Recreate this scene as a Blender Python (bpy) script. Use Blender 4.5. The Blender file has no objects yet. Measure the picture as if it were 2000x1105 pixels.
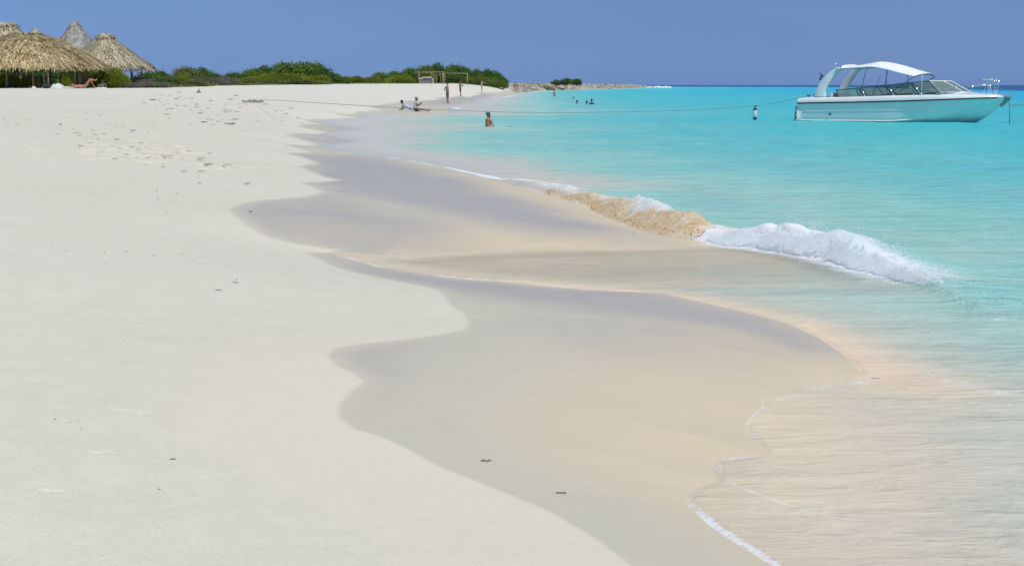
import bpy, bmesh, math, random
import numpy as np
from mathutils import Vector, Matrix, noise as mnoise

# ------------------------------------------------------------------ camera, world, sun, exposure
scn = bpy.context.scene
COL = scn.collection
R = math.radians
FP = 2500.0                      # focal length in photo pixels (photo 2000 wide)
CAMZ = 1.5
PITCH = math.atan(386.0 / FP)
cam_d = bpy.data.cameras.new("camera")
cam = bpy.data.objects.new("camera", cam_d)
COL.objects.link(cam)
cam.location = (0, 0, CAMZ)
cam.rotation_euler = (math.pi / 2 - PITCH, 0, 0)
cam_d.sensor_width = 36.0
cam_d.lens = 36.0 * FP / 2000.0
cam_d.clip_start = 0.05
cam_d.clip_end = 60000
scn.camera = cam

SUN_EL, SUN_AZ = R(59), R(148)    # azimuth measured from +Y towards +X
sd_ = Vector((math.cos(SUN_EL) * math.sin(SUN_AZ), math.cos(SUN_EL) * math.cos(SUN_AZ), math.sin(SUN_EL)))
sun_l = bpy.data.lights.new("sun", 'SUN')
sun_l.energy = 3.15
sun_l.angle = R(0.5)
sun_l.color = (1.0, 0.965, 0.90)
sun = bpy.data.objects.new("sun", sun_l)
COL.objects.link(sun)
sun.rotation_euler = (-sd_).to_track_quat('-Z', 'Y').to_euler()

world = bpy.data.worlds.new("World")
scn.world = world
world.use_nodes = True
wt = world.node_tree
wt.nodes.clear()
wo = wt.nodes.new('ShaderNodeOutputWorld')
bg = wt.nodes.new('ShaderNodeBackground')
sky = wt.nodes.new('ShaderNodeTexSky')
sky.sky_type = 'NISHITA'
sky.sun_disc = False
sky.sun_elevation = SUN_EL
sky.sun_rotation = SUN_AZ
sky.altitude = 0
sky.air_density = 1.0
sky.dust_density = 0.3
sky.ozone_density = 4.0
tc = wt.nodes.new('ShaderNodeTexCoord')
sp = wt.nodes.new('ShaderNodeSeparateXYZ')
wt.links.new(tc.outputs['Generated'], sp.inputs[0])
rp = wt.nodes.new('ShaderNodeValToRGB')
wt.links.new(sp.outputs['Z'], rp.inputs[0])
# the deep violet blue of a tropical sky that keeps its colour down to the horizon
SKYR = [(0.0, (0.238, 0.415, 1.05, 1)), (0.034, (0.253, 0.378, 0.79, 1)), (0.062, (0.288, 0.388, 0.70, 1)), (0.14, (0.40, 0.52, 0.85, 1)), (0.35, (0.8, 0.88, 1.0, 1)), (0.6, (1, 1, 1, 1))]
while len(rp.color_ramp.elements) < len(SKYR):
    rp.color_ramp.elements.new(0.5)
for e, (p, c) in zip(rp.color_ramp.elements, SKYR):
    e.position = p
    e.color = c
mx = wt.nodes.new('ShaderNodeMixRGB')
mx.blend_type = 'MULTIPLY'
mx.inputs[0].default_value = 1.0
wt.links.new(sky.outputs[0], mx.inputs[1])
wt.links.new(rp.outputs[0], mx.inputs[2])
# faint uneven haze in the lower sky
wn = wt.nodes.new('ShaderNodeTexNoise')
wn.inputs['Scale'].default_value = 2.2
wn.inputs['Detail'].default_value = 3
wmp = wt.nodes.new('ShaderNodeMapping')
wmp.inputs['Scale'].default_value = (1, 1, 5)
wt.links.new(tc.outputs['Generated'], wmp.inputs[0])
wt.links.new(wmp.outputs[0], wn.inputs[0])
wr = wt.nodes.new('ShaderNodeMapRange')
wr.inputs['From Min'].default_value = 0.3
wr.inputs['From Max'].default_value = 0.7
wr.inputs['To Min'].default_value = 0.94
wr.inputs['To Max'].default_value = 1.07
wt.links.new(wn.outputs[0], wr.inputs[0])
mx2 = wt.nodes.new('ShaderNodeMixRGB')
mx2.blend_type = 'MULTIPLY'
mx2.inputs[0].default_value = 1.0
wt.links.new(mx.outputs[0], mx2.inputs[1])
wt.links.new(wr.outputs[0], mx2.inputs[2])
wt.links.new(mx2.outputs[0], bg.inputs[0])
bg.inputs[1].default_value = 0.112
wt.links.new(bg.outputs[0], wo.inputs[0])

scn.view_settings.view_transform = 'Standard'
scn.view_settings.look = 'None'
scn.view_settings.exposure = 0.0
scn.view_settings.gamma = 1.0
scn.render.engine = 'CYCLES'
scn.cycles.use_denoising = True
scn.cycles.max_bounces = 8
scn.cycles.transparent_max_bounces = 16
scn.cycles.caustics_reflective = False
scn.cycles.caustics_refractive = False
rng = random.Random(11)
nr = np.random.RandomState(7)

# ------------------------------------------------------------------ camera geometry helpers (pixels of the 2000 px photograph)
CP, SP_ = math.cos(PITCH), math.sin(PITCH)
def ray(px, py):
    u = (px - 1000.0) / FP
    v = (552.5 - py) / FP
    return np.array([u, CP + v * SP_, -SP_ + v * CP])
def on_z(px, py, z=0.0):
    d = ray(px, py)
    t = (z - CAMZ) / d[2]
    return d[0] * t, d[1] * t
def at(px, py, Y):
    """point on the ray at world distance Y -> (x, z)"""
    d = ray(px, py)
    t = Y / d[1]
    return d[0] * t, CAMZ + d[2] * t
def mpp(Y):
    return Y / FP                      # metres per photo pixel at distance Y (good near the horizon)

# ------------------------------------------------------------------ traced plan outlines
EDGE_PX = [(1560,1140),(1520,1105),(1480,1078),(1440,1055),(1400,1028),(1372,1003),(1352,985),(1356,965),(1375,955),(1398,950),(1412,938),(1404,915),(1410,902),
 (1440,898),(1485,892),(1503,884),(1490,868),(1468,848),(1464,835),(1475,815),(1494,800),(1500,780),(1530,768),(1590,758),(1640,752),(1675,742),(1690,735),
 (1680,715),(1655,694),(1610,662),(1550,634),(1480,614),(1400,596),(1340,582),(1300,573),(1220,569),(1150,566),(1070,559),(1000,551),(920,546),(850,538),(790,530),(740,521),(700,509),(665,500),(648,494),
 (690,495),(740,500),(790,501),(850,495),(920,491),(1000,487),(1100,485),(1200,484),(1290,481),(1350,479),(1378,474),
 (1340,467),(1290,457),(1240,440),(1200,423),(1160,400),(1090,387),(1040,374),(985,356),(940,345),(870,327),(800,314),(740,305),(700,300),(650,292),(615,287),
 (650,281),(690,277),(650,268),(625,262),(655,256),(700,252),(650,245),(622,238),(665,232),(715,231),(690,225),(740,222),(800,224),(830,223),(870,221),(880,214),(866,207),(896,205),(918,202),(930,197),
 (925,194),(955,192),(968,190),(985,186),(1010,182),(1032,180),(1046,177.6),(1075,176.6),(1100,176),(1140,175.2),(1180,174),(1230,172.6),(1272,171.2),(1283,170.7)]
EDGE = [on_z(*p) for p in EDGE_PX]
# close the land round the back of the spit and far inland, then behind the camera
LANDP = EDGE + [(86, 1010), (40, 1100), (-60, 900), (-300, 1200), (-3000, 1500), (-3000, -900), (60, -900), (9, -40), (3.2, -3), (1.9, 0.8), (1.15, 2.6)]
LP = np.array(LANDP)

WET_PX = [(1330,1150),(1235,1105),(1160,1050),(1080,1002),(1010,972),(950,948),(850,908),(790,874),(740,852),(692,838),(662,815),(660,790),(685,765),(712,745),(690,728),(655,712),(640,693),(655,680),(700,672),(790,663),
 (860,654),(905,645),(918,630),(905,612),(880,598),(866,578),(855,566),(800,554),(740,543),(680,529),(640,516),(616,504),(600,494),(655,488),(600,480),(560,473),(520,462),(480,438),(458,418),(452,408),(470,398),
 (510,391),(560,387),(600,383),(634,375),(610,366),(585,356),(655,352),(612,338),(580,325),(618,319),(590,308),(556,299),(610,298),(575,288),(556,283),(610,280),(585,272),(555,264),(600,261),(640,258),(596,250),(572,246),
 (630,243),(600,236),(592,233),(650,232),(690,229),(660,224),(652,221),(700,217),(745,214),(720,209),(745,204),(775,201),(792,197),(840,196),(862,193),(845,191.5),(880,190),(900,189),(885,187.6),(925,186.5),(940,184.5),(925,182),(955,181),(985,178.6),(1000,177),(1020,176),(1046,175)]

def poly_sd(P, X, Y, chunk=60000):
    """signed distance to polygon, positive inside"""
    A = P
    B = np.roll(P, -1, axis=0)
    out = np.empty(X.size)
    Xf, Yf = X.ravel(), Y.ravel()
    ab = B - A
    L2 = (ab ** 2).sum(1) + 1e-12
    for i in range(0, Xf.size, chunk):
        x = Xf[i:i + chunk, None]
        y = Yf[i:i + chunk, None]
        px = x - A[None, :, 0]
        py = y - A[None, :, 1]
        t = np.clip((px * ab[None, :, 0] + py * ab[None, :, 1]) / L2[None], 0, 1)
        d2 = (px - t * ab[None, :, 0]) ** 2 + (py - t * ab[None, :, 1]) ** 2
        d = np.sqrt(d2.min(1))
        c = ((A[None, :, 1] > y) != (B[None, :, 1] > y)) & (x < (B[None, :, 0] - A[None, :, 0]) * (y - A[None, :, 1]) / (B[None, :, 1] - A[None, :, 1] + 1e-12) + A[None, :, 0])
        ins = (c.sum(1) % 2) == 1
        out[i:i + chunk] = np.where(ins, d, -d)
    return out.reshape(X.shape)

def line_d(P, X, Y, chunk=60000):
    """distance to an open polyline and the parameter (index) along it, sign by side (left of direction = +)"""
    P = np.array(P)
    A, B = P[:-1], P[1:]
    ab = B - A
    L2 = (ab ** 2).sum(1) + 1e-12
    Xf, Yf = X.ravel(), Y.ravel()
    D = np.empty(Xf.size); U = np.empty(Xf.size)
    for i in range(0, Xf.size, chunk):
        x = Xf[i:i + chunk, None]; y = Yf[i:i + chunk, None]
        px = x - A[None, :, 0]; py = y - A[None, :, 1]
        t = np.clip((px * ab[None, :, 0] + py * ab[None, :, 1]) / L2[None], 0, 1)
        ex = px - t * ab[None, :, 0]; ey = py - t * ab[None, :, 1]
        d2 = ex ** 2 + ey ** 2
        k = d2.argmin(1)
        r = np.arange(k.size)
        tk = t[r, k]
        tg = ab / np.sqrt(L2)[:, None]
        k2 = np.where(tk <= 0, np.maximum(k - 1, 0), np.where(tk >= 1, np.minimum(k + 1, len(ab) - 1), k))
        tx = tg[k, 0] + tg[k2, 0]; ty = tg[k, 1] + tg[k2, 1]
        side = np.sign(tx * ey[r, k] - ty * ex[r, k])
        D[i:i + chunk] = np.sqrt(d2[r, k]) * side
        U[i:i + chunk] = k + t[r, k]
    return D.reshape(X.shape), U.reshape(X.shape)

def sstep(a, b, x):
    t = np.clip((x - a) / (b - a), 0, 1)
    return t * t * (3 - 2 * t)

def _hash(ix, iy, seed):
    n = (ix.astype(np.int64) * 374761393 + iy.astype(np.int64) * 668265263 + seed * 1442695041) & 0xffffffff
    n = ((n ^ (n >> 13)) * 1274126177) & 0xffffffff
    n = n ^ (n >> 16)
    return (n & 0xffff) / 65535.0
def vnoise(x, y, seed=0):
    ix = np.floor(x); iy = np.floor(y)
    fx = x - ix; fy = y - iy
    fx = fx * fx * fx * (fx * (fx * 6 - 15) + 10); fy = fy * fy * fy * (fy * (fy * 6 - 15) + 10)
    ix = ix.astype(np.int64); iy = iy.astype(np.int64)
    a = _hash(ix, iy, seed); b = _hash(ix + 1, iy, seed); c = _hash(ix, iy + 1, seed); d = _hash(ix + 1, iy + 1, seed)
    return (a + (b - a) * fx) * (1 - fy) + (c + (d - c) * fx) * fy
def fnoise(x, y, seed=0, octv=4):
    s = 0; a = 0.5; t = 0
    for k in range(octv):
        s = s + a * vnoise(x, y, seed + k * 17); t += a
        x = x * 2.03 + 7.1; y = y * 2.03 + 3.7; a *= 0.5
    return s / t

# smooth mean shoreline, so that the berm does not copy every lobe of the swash
_ms = [on_z(*p) for p in [(1760,1500),(1560,1140),(1440,940),(1330,760),(1120,600),(900,500),(790,400),(735,330),(700,285),(690,250),(740,228),(830,216),(900,204),(950,193),(1000,184.5),(1046,177.6),(1100,176),(1180,174),(1230,172.6),(1283,170.7)]]
_ms = np.array([(1.2, -40)] + _ms)
def _catmull(P, n):
    out = []
    Q = np.vstack([2 * P[0] - P[1], P, 2 * P[-1] - P[-2]])
    for i in range(1, len(Q) - 2):
        for t in np.linspace(0, 1, n, endpoint=False):
            a, b, c, d = Q[i - 1], Q[i], Q[i + 1], Q[i + 2]
            out.append(.5 * ((2 * b) + (c - a) * t + (2 * a - 5 * b + 4 * c - d) * t * t + (3 * b - a - 3 * c + d) * t ** 3))
    return np.array(out + [P[-1]])
MEANL = _catmull(_ms, 4)
def smooth_s(s, x, y):
    d, _u = line_d(MEANL, x, y)
    w = sstep(.25, 2.6, s) * (1 - sstep(160, 230, y))
    return s * (1 - w) + np.maximum(d, s * .35) * w
def land_height(s, x, y):
    """s = metres inland of the swash edge"""
    s = smooth_s(s, x, y)
    W = np.interp(y, [0, 50, 80, 120, 180, 230, 400, 900], [24, 24, 22, 15, 12, 8, 9, 14])
    Pk = np.interp(y, [0, 50, 80, 110, 150, 200, 300, 500, 900], [1.25, 1.25, 1.27, 1.32, 1.5, 1.72, 1.75, 1.55, 1.35])
    t = np.clip(s / W, 0, 1)
    z = Pk * (1 - np.exp(-2.2 * t)) / (1 - math.exp(-2.2))
    return z
def sea_depth(s):
    return np.interp(s, [0, 0.5, 1.5, 4, 10, 30, 80, 118, 150, 400, 3000], [0, .03, .08, .2, .5, 1.1, 1.9, 2.6, 11, 22, 40])
def terrain_z(x, y):
    x = np.atleast_1d(np.asarray(x, float)); y = np.atleast_1d(np.asarray(y, float))
    s = poly_sd(LP, x, y)
    return np.where(s > 0, land_height(s, x, y), -sea_depth(-s)), s
def gz(x, y):
    return float(terrain_z([x], [y])[0][0])
def ground_px(px, py):
    """world point where the ray of photo pixel meets the ground or the water at z=0"""
    d = ray(px, py)
    ts = np.concatenate([np.linspace(2.5, 40, 500), np.linspace(40.1, 400, 1500)])
    X = d[0] * ts; Y = d[1] * ts; Z = CAMZ + d[2] * ts
    T, s = terrain_z(X, Y)
    T = np.maximum(T, 0.0)
    k = np.argmax(Z < T)
    if Z[k] >= T[k]:
        k = len(ts) - 1
    if k > 0:
        a = (Z[k - 1] - T[k - 1]); b = (T[k] - Z[k])
        f = a / (a + b + 1e-9)
        t = ts[k - 1] + (ts[k] - ts[k - 1]) * f
    else:
        t = ts[0]
    return float(d[0] * t), float(d[1] * t), float(CAMZ + d[2] * t)

WET = [ground_px(px, py)[:2] for px, py in WET_PX]
WETP = np.array(WET + [(20, 330), (60, 330), (60, -20), (2.5, -3), (0.9, 2.2)])

# ------------------------------------------------------------------ tagging and mesh helpers
def tag(o, label=None, cat=None, group=None, kind=None):
    if label: o['label'] = label
    if cat: o['category'] = cat
    if group: o['group'] = group
    if kind: o['kind'] = kind
    return o
def empty(name, loc=(0, 0, 0), rz=0.0, parent=None):
    o = bpy.data.objects.new(name, None)
    COL.objects.link(o)
    o.location = loc
    o.rotation_euler = (0, 0, rz)
    o.empty_display_size = 0.3
    if parent: o.parent = parent
    return o
class MB:
    def __init__(s):
        s.v = []; s.f = []; s.m = []; s.c = None; s.cur = 0
    def add(s, vs, fs, mi=None):
        o = len(s.v)
        s.v.extend([tuple(map(float, p)) for p in vs])
        s.f.extend([tuple(i + o for i in f) for f in fs])
        s.m.extend([s.cur if mi is None else mi] * len(fs))
    def box(s, c, d, rot=None, bev=0.0):
        x, y, z = d[0] / 2, d[1] / 2, d[2] / 2
        vs = [Vector((a * x, b * y, e * z)) for a in (-1, 1) for b in (-1, 1) for e in (-1, 1)]
        if rot is not None: vs = [rot @ v for v in vs]
        vs = [v + Vector(c) for v in vs]
        s.add(vs, [(0, 1, 3, 2), (4, 6, 7, 5), (0, 4, 5, 1), (2, 3, 7, 6), (0, 2, 6, 4), (1, 5, 7, 3)])
    def tube(s, pts, r, n=8, cap=True):
        pts = [Vector(p) for p in pts]
        rs = r if isinstance(r, (list, tuple)) else [r] * len(pts)
        up = Vector((0, 0, 1))
        rings = []
        t0 = (pts[1] - pts[0]).normalized()
        a = t0.orthogonal().normalized()
        for i, p in enumerate(pts):
            if i == 0: t = t0
            elif i == len(pts) - 1: t = (pts[i] - pts[i - 1]).normalized()
            else: t = ((pts[i + 1] - p).normalized() + (p - pts[i - 1]).normalized()).normalized()
            a = (a - t * a.dot(t)).normalized()
            b = t.cross(a)
            rings.append([p + (a * math.cos(2 * math.pi * k / n) + b * math.sin(2 * math.pi * k / n)) * rs[i] for k in range(n)])
        vs = [v for rg in rings for v in rg]
        fs = []
        for i in range(len(pts) - 1):
            for k in range(n):
                k2 = (k + 1) % n
                fs.append((i * n + k, i * n + k2, (i + 1) * n + k2, (i + 1) * n + k))
        if cap:
            fs.append(tuple(range(n - 1, -1, -1)))
            fs.append(tuple((len(pts) - 1) * n + k for k in range(n)))
        s.add(vs, fs)
    def ball(s, c, r, nu=12, nv=8, jit=0, seed=0):
        if not isinstance(r, (tuple, list)): r = (r, r, r)
        rg = random.Random(seed)
        vs = [Vector((0, 0, -1))]
        for j in range(1, nv):
            ph = math.pi * j / nv - math.pi / 2
            for i in range(nu):
                th = 2 * math.pi * i / nu
                vs.append(Vector((math.cos(ph) * math.cos(th), math.cos(ph) * math.sin(th), math.sin(ph))))
        vs.append(Vector((0, 0, 1)))
        vs = [v * (1 + jit * (rg.random() - .5)) for v in vs]
        vs = [Vector((v.x * r[0], v.y * r[1], v.z * r[2])) + Vector(c) for v in vs]
        fs = [(0, 1 + (i + 1) % nu, 1 + i) for i in range(nu)]
        for j in range(nv - 2):
            for i in range(nu):
                a = 1 + j * nu + i; b = 1 + j * nu + (i + 1) % nu
                fs.append((a, b, b + nu, a + nu))
        t = len(vs) - 1
        fs += [(t, t - nu + i, t - nu + (i + 1) % nu) for i in range(nu)]
        s.add(vs, fs)
    def loft(s, rows, close_u=False, thick=0):
        n = len(rows[0]); vs = [p for r_ in rows for p in r_]; fs = []
        for i in range(len(rows) - 1):
            for k in range(n - (0 if close_u else 1)):
                k2 = (k + 1) % n
                fs.append((i * n + k, i * n + k2, (i + 1) * n + k2, (i + 1) * n + k))
        s.add(vs, fs)
    def build(s, name, mats, parent=None, smooth=False, loc=None, solid=0.0):
        me = bpy.data.meshes.new(name)
        me.from_pydata(s.v, [], s.f)
        if not isinstance(mats, (list, tuple)): mats = [mats]
        for m in mats: me.materials.append(m)
        if len(mats) > 1:
            me.polygons.foreach_set('material_index', s.m)
        if smooth:
            me.polygons.foreach_set('use_smooth', [True] * len(me.polygons))
        me.update()
        o = bpy.data.objects.new(name, me)
        COL.objects.link(o)
        if parent: o.parent = parent
        if loc is not None: o.location = loc
        if solid:
            md = o.modifiers.new('solid', 'SOLIDIFY'); md.thickness = solid; md.offset = 0
        return o

def fast_mesh(name, V, F, mat, attrs=None, smooth=True, parent=None, cols=None):
    """V (n,3) float, F (m,k) int, attrs dict of point float attributes"""
    me = bpy.data.meshes.new(name)
    V = np.ascontiguousarray(V, np.float32); F = np.ascontiguousarray(F, np.int32)
    k = F.shape[1]
    me.vertices.add(len(V)); me.vertices.foreach_set('co', V.ravel())
    me.loops.add(F.size); me.loops.foreach_set('vertex_index', F.ravel())
    me.polygons.add(len(F))
    me.polygons.foreach_set('loop_start', np.arange(0, F.size, k, dtype=np.int32))
    me.polygons.foreach_set('use_smooth', np.full(len(F), smooth, bool))
    me.update(calc_edges=True)
    for a, val in (attrs or {}).items():
        at_ = me.attributes.new(a, 'FLOAT', 'POINT')
        at_.data.foreach_set('value', np.ascontiguousarray(val, np.float32))
    me.materials.append(mat)
    o = bpy.data.objects.new(name, me)
    COL.objects.link(o)
    if parent: o.parent = parent
    return o

# node helpers
class NT:
    def __init__(s, name):
        s.mat = bpy.data.materials.new(name)
        s.mat.use_nodes = True
        s.t = s.mat.node_tree
        s.t.nodes.clear()
        s.out = s.t.nodes.new('ShaderNodeOutputMaterial')
    def n(s, typ, ins=None, **kw):
        nd = s.t.nodes.new(typ)
        for k, v in kw.items(): setattr(nd, k, v)
        for k, v in (ins or {}).items():
            if isinstance(v, bpy.types.NodeSocket): s.t.links.new(v, nd.inputs[k])
            else: nd.inputs[k].default_value = v
        return nd
    def math(s, op, a, b=None, c=None, clamp=False):
        nd = s.t.nodes.new('ShaderNodeMath'); nd.operation = op; nd.use_clamp = clamp
        for i, v in enumerate((a, b, c)):
            if v is None: continue
            if isinstance(v, bpy.types.NodeSocket): s.t.links.new(v, nd.inputs[i])
            else: nd.inputs[i].default_value = v
        return nd.outputs[0]
    def ramp(s, fac, stops, interp='LINEAR'):
        nd = s.t.nodes.new('ShaderNodeValToRGB')
        nd.color_ramp.interpolation = interp
        while len(nd.color_ramp.elements) < len(stops): nd.color_ramp.elements.new(0.5)
        for e, (p, c) in zip(nd.color_ramp.elements, stops):
            e.position = p
            e.color = tuple(c) + (1,) if len(c) == 3 else c
        s.t.links.new(fac, nd.inputs[0])
        return nd.outputs[0]
    def mr(s, v, a, b, c, d, smooth=False):
        nd = s.t.nodes.new('ShaderNodeMapRange')
        if smooth: nd.interpolation_type = 'SMOOTHSTEP'
        s.t.links.new(v, nd.inputs['Value'])
        for k, x in zip(('From Min', 'From Max', 'To Min', 'To Max'), (a, b, c, d)): nd.inputs[k].default_value = x
        return nd.outputs[0]
    def attr(s, name):
        nd = s.t.nodes.new('ShaderNodeAttribute'); nd.attribute_name = name
        return nd.outputs['Fac']
    def noise(s, scale, detail=4, vec=None, rough=0.55, sc=None, dist=0):
        nd = s.t.nodes.new('ShaderNodeTexNoise')
        nd.inputs['Scale'].default_value = scale; nd.inputs['Detail'].default_value = detail
        nd.inputs['Roughness'].default_value = rough; nd.inputs['Distortion'].default_value = dist
        if vec is None: vec = s.pos()
        if sc is not None:
            mp = s.t.nodes.new('ShaderNodeMapping'); mp.inputs['Scale'].default_value = sc
            s.t.links.new(vec, mp.inputs[0]); vec = mp.outputs[0]
        s.t.links.new(vec, nd.inputs['Vector'])
        return nd.outputs[0]
    def pos(s):
        if not hasattr(s, '_p'):
            s._p = s.t.nodes.new('ShaderNodeNewGeometry').outputs['Position']
        return s._p
    def mix(s, f, a, b, mode='MIX'):
        nd = s.t.nodes.new('ShaderNodeMixRGB'); nd.blend_type = mode
        for i, v in enumerate((f, a, b)):
            if isinstance(v, bpy.types.NodeSocket): s.t.links.new(v, nd.inputs[i])
            else: nd.inputs[i].default_value = (tuple(v) + (1,)) if (isinstance(v, (tuple, list)) and len(v) == 3) else v
        return nd.outputs[0]
    def surf(s, sock): s.t.links.new(sock, s.out.inputs['Surface'])

def simple(name, col, rough=0.6, metal=0.0, var=0.12, scale=8.0, spec=0.5, coat=0.0, bump=0.0, bscale=None):
    """procedural: base colour broken up by a little noise"""
    m = NT(name)
    tcn = m.t.nodes.new('ShaderNodeTexCoord').outputs['Object']
    nz = m.noise(scale, 4, vec=tcn)
    f = m.mr(nz, 0.3, 0.7, 1 - var, 1 + var)
    c = m.mix(1.0, col, f, 'MULTIPLY')
    b = m.n('ShaderNodeBsdfPrincipled', {'Base Color': c, 'Roughness': rough, 'Metallic': metal, 'Specular IOR Level': spec, 'Coat Weight': coat})
    if bump:
        nb = m.noise(bscale or scale * 4, 4, vec=tcn)
        bn = m.n('ShaderNodeBump', {'Height': nb, 'Strength': bump, 'Distance': 0.02})
        m.t.links.new(bn.outputs[0], b.inputs['Normal'])
    m.surf(b.outputs[0])
    return m.mat
# ------------------------------------------------------------------ sand and sea, one polar sheet each (finer near the viewpoint)
ang_f = np.linspace(-26, 26, 760)
ang = np.concatenate([np.linspace(-180, -60, 24, endpoint=False), np.linspace(-60, -26, 60, endpoint=False), ang_f, np.linspace(26, 60, 61)[1:], np.linspace(60, 180, 25)[1:-1]])
ang = np.radians(ang)
rad = np.concatenate([[0.4, 0.8, 1.2, 1.6, 2.0, 2.4], np.geomspace(2.7, 90, 1120), np.geomspace(90, 1200, 260)[1:], np.geomspace(1200, 30000, 24)[1:]])
NA, NRr = len(ang), len(rad)
RR, AA = np.meshgrid(rad, ang, indexing='ij')
GX = RR * np.sin(AA); GY = RR * np.cos(AA)
S = poly_sd(LP, GX, GY)                 # + land, - water
WS = poly_sd(WETP, GX, GY)              # + wet

zl = land_height(S, GX, GY)
zs = -sea_depth(-S)
Zt = np.where(S > 0, zl, zs)
nearf = 1 - sstep(150, 400, GY)
# gentle relief of dry sand
dry = sstep(0.0, 2.0, -WS)
Zt += dry * nearf * ((fnoise(GX * .35, GY * .35, 3, 3) - .5) * .05 + (fnoise(GX * 1.6, GY * 1.6, 5, 3) - .5) * .018 * sstep(14, 26, GY))
Zt += sstep(2, 8, S) * sstep(70, 130, GY) * (fnoise(GX * .12, GY * .12, 9, 3) - .5) * .12
# rubble relief of the spit
spit = sstep(225, 265, GY) * (1 - sstep(820, 900, GY)) * sstep(-3, 1.5, S) * sstep(-6, 4, GX)
rk = fnoise(GX * .45, GY * .16, 21, 4)
Zt += spit * (np.clip(rk - .42, 0, 1) * 2.2 - .12) * sstep(0, 5, S + 2)
# footprints and trampling on the upper beach
def px_spots():
    L = []
    r_ = random.Random(4)
    clusters = [((330, 185), (60, 8), 26), ((400, 215), (90, 18), 70), ((300, 235), (70, 16), 50), ((235, 285), (100, 22), 60), ((330, 300), (40, 18), 34), ((430, 325), (60, 5), 22),
                ((180, 215), (90, 20), 30), ((60, 230), (60, 25), 16), ((75, 300), (14, 12), 8), ((520, 205), (60, 8), 30), ((640, 190), (80, 10), 20), ((500, 240), (60, 20), 16)]
    for (c, s_, n) in clusters:
        for k in range(n):
            L.append((r_.gauss(c[0], s_[0] * .6), r_.gauss(c[1], s_[1] * .6)))
    return L
foot = np.zeros_like(Zt)
trampl = np.zeros_like(Zt)
r_ = random.Random(5)
for (px, py) in px_spots():
    if py < 176: continue
    x0, y0, z0 = ground_px(px, py)
    if y0 > 90: continue
    a = r_.uniform(-.9, .9); L = r_.uniform(.14, .26); W_ = r_.uniform(.07, .13); dp = r_.uniform(.02, .05)
    i0, i1 = np.searchsorted(rad, [math.hypot(x0, y0) - .6, math.hypot(x0, y0) + .6])
    th = math.atan2(x0, y0); j0, j1 = np.searchsorted(ang, [th - .7 / y0, th + .7 / y0])
    sl = (slice(i0, i1 + 1), slice(j0, j1 + 1))
    dx = GX[sl] - x0; dy = GY[sl] - y0
    u = (dx * math.cos(a) + dy * math.sin(a)) / L; v = (-dx * math.sin(a) + dy * math.cos(a)) / W_
    q = u * u + v * v
    foot[sl] += -dp * np.exp(-q ** 2) + dp * .3 * np.exp(-((np.sqrt(q) - 1.5) / .35) ** 2)
    trampl[sl] = np.maximum(trampl[sl], np.exp(-q / 5))
# a few lone marks near the viewpoint
for (px, py, L, W_, dp, a) in [(238, 800, .05, .012, .010, .1), (277, 805, .03, .01, .007, .1), (190, 884, .03, .010, .008, .5), (215, 882, .03, .008, .007, -.2), (88, 960, .02, .008, .010, .1), (112, 961, .03, .006, .010, .0), (126, 820, .02, .008, .008, 0), (152, 817, .02, .006, .006, 0)]:
    x0, y0, z0 = ground_px(px, py)
    dx = GX - x0; dy = GY - y0
    u = (dx * math.cos(a) + dy * math.sin(a)) / L; v = (-dx * math.sin(a) + dy * math.cos(a)) / W_
    foot += -dp * np.exp(-(u * u + v * v) ** 2)
Zt += foot
# water film lying on the packed sand where the last waves drained away
FILMS = [[(556,299),(700,305),(860,335),(960,372),(1120,425),(1290,470),(1200,468),(1050,448),(860,414),(740,392),(640,366),(585,352),(600,322)],
         [(440,408),(470,394),(560,386),(640,378),(760,404),(830,432),(860,462),(900,488),(740,505),(630,496),(560,476),(470,442)],
         [(655,505),(760,520),(900,545),(1100,563),(1300,574),(1500,618),(1650,690),(1560,690),(1400,640),(1200,615),(1000,592),(860,572),(800,553),(700,534)],
         [(640,693),(700,672),(800,668),(760,700),(740,760),(700,830),(665,812),(660,790),(700,750)],
         [(600,262),(700,235),(800,232),(820,250),(760,290),(650,290)],
         [(820,205),(860,192),(930,184),(960,186),(900,204)],
         [(1000,620),(1500,640),(1640,700),(1500,760),(1200,700)]]
film = np.zeros_like(Zt)
wob = (fnoise(GX * .8, GY * .8, 31, 3) - .5)
for k, F_ in enumerate(FILMS):
    P = np.array([ground_px(px, py)[:2] for px, py in F_])
    d = poly_sd(P, GX, GY)
    w = np.clip(GY * .045, .12, 2.0)
    film = np.maximum(film, sstep(-1, 1, d / w + wob * 1.2) * {6: .35, 1: .7, 0: 1.15, 3: .8}.get(k, 1.0))
film *= sstep(-.02, .2, WS)
edgew = np.clip(GY * .004, .012, .2)
wet = sstep(-1.0, 1.0, WS / edgew + wob * 1.0)
wet = np.where(S < 0, 1.0, wet)
rock = np.clip(spit * 1.4, 0, 1)
warm = sstep(.5, 2.6, WS + wob * .8) * (1 - sstep(.4, 2.2, S)) * (1 - sstep(14, 30, GY)) * .9 + .35 * sstep(1, 4, WS) * (1 - sstep(20, 60, GY))
warm = np.maximum(warm, (1 - sstep(.15, 1.5, S)) * sstep(.1, .9, WS) * (1 - sstep(14, 30, GY)))
warm = np.maximum(warm, .8 * (1 - sstep(0, 1.1, -WS)) * (WS < 0) * (1 - sstep(4.5, 8, GY)))
warm = np.clip(warm, 0, 1)
film = np.clip(film, 0, 1)
idx = (np.arange(NRr * NA).reshape(NRr, NA))
a_ = idx[:-1, :]; b_ = idx[1:, :]
F = np.stack([a_, np.roll(a_, -1, 1), np.roll(b_, -1, 1), b_], -1).reshape(-1, 4)
F = F[:, ::-1]
V = np.stack([GX, GY, Zt], -1).reshape(-1, 3)
# centre cap
cz = float(Zt[0].mean())
V = np.vstack([V, [[0, 0, cz]]])
ci = len(V) - 1

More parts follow.
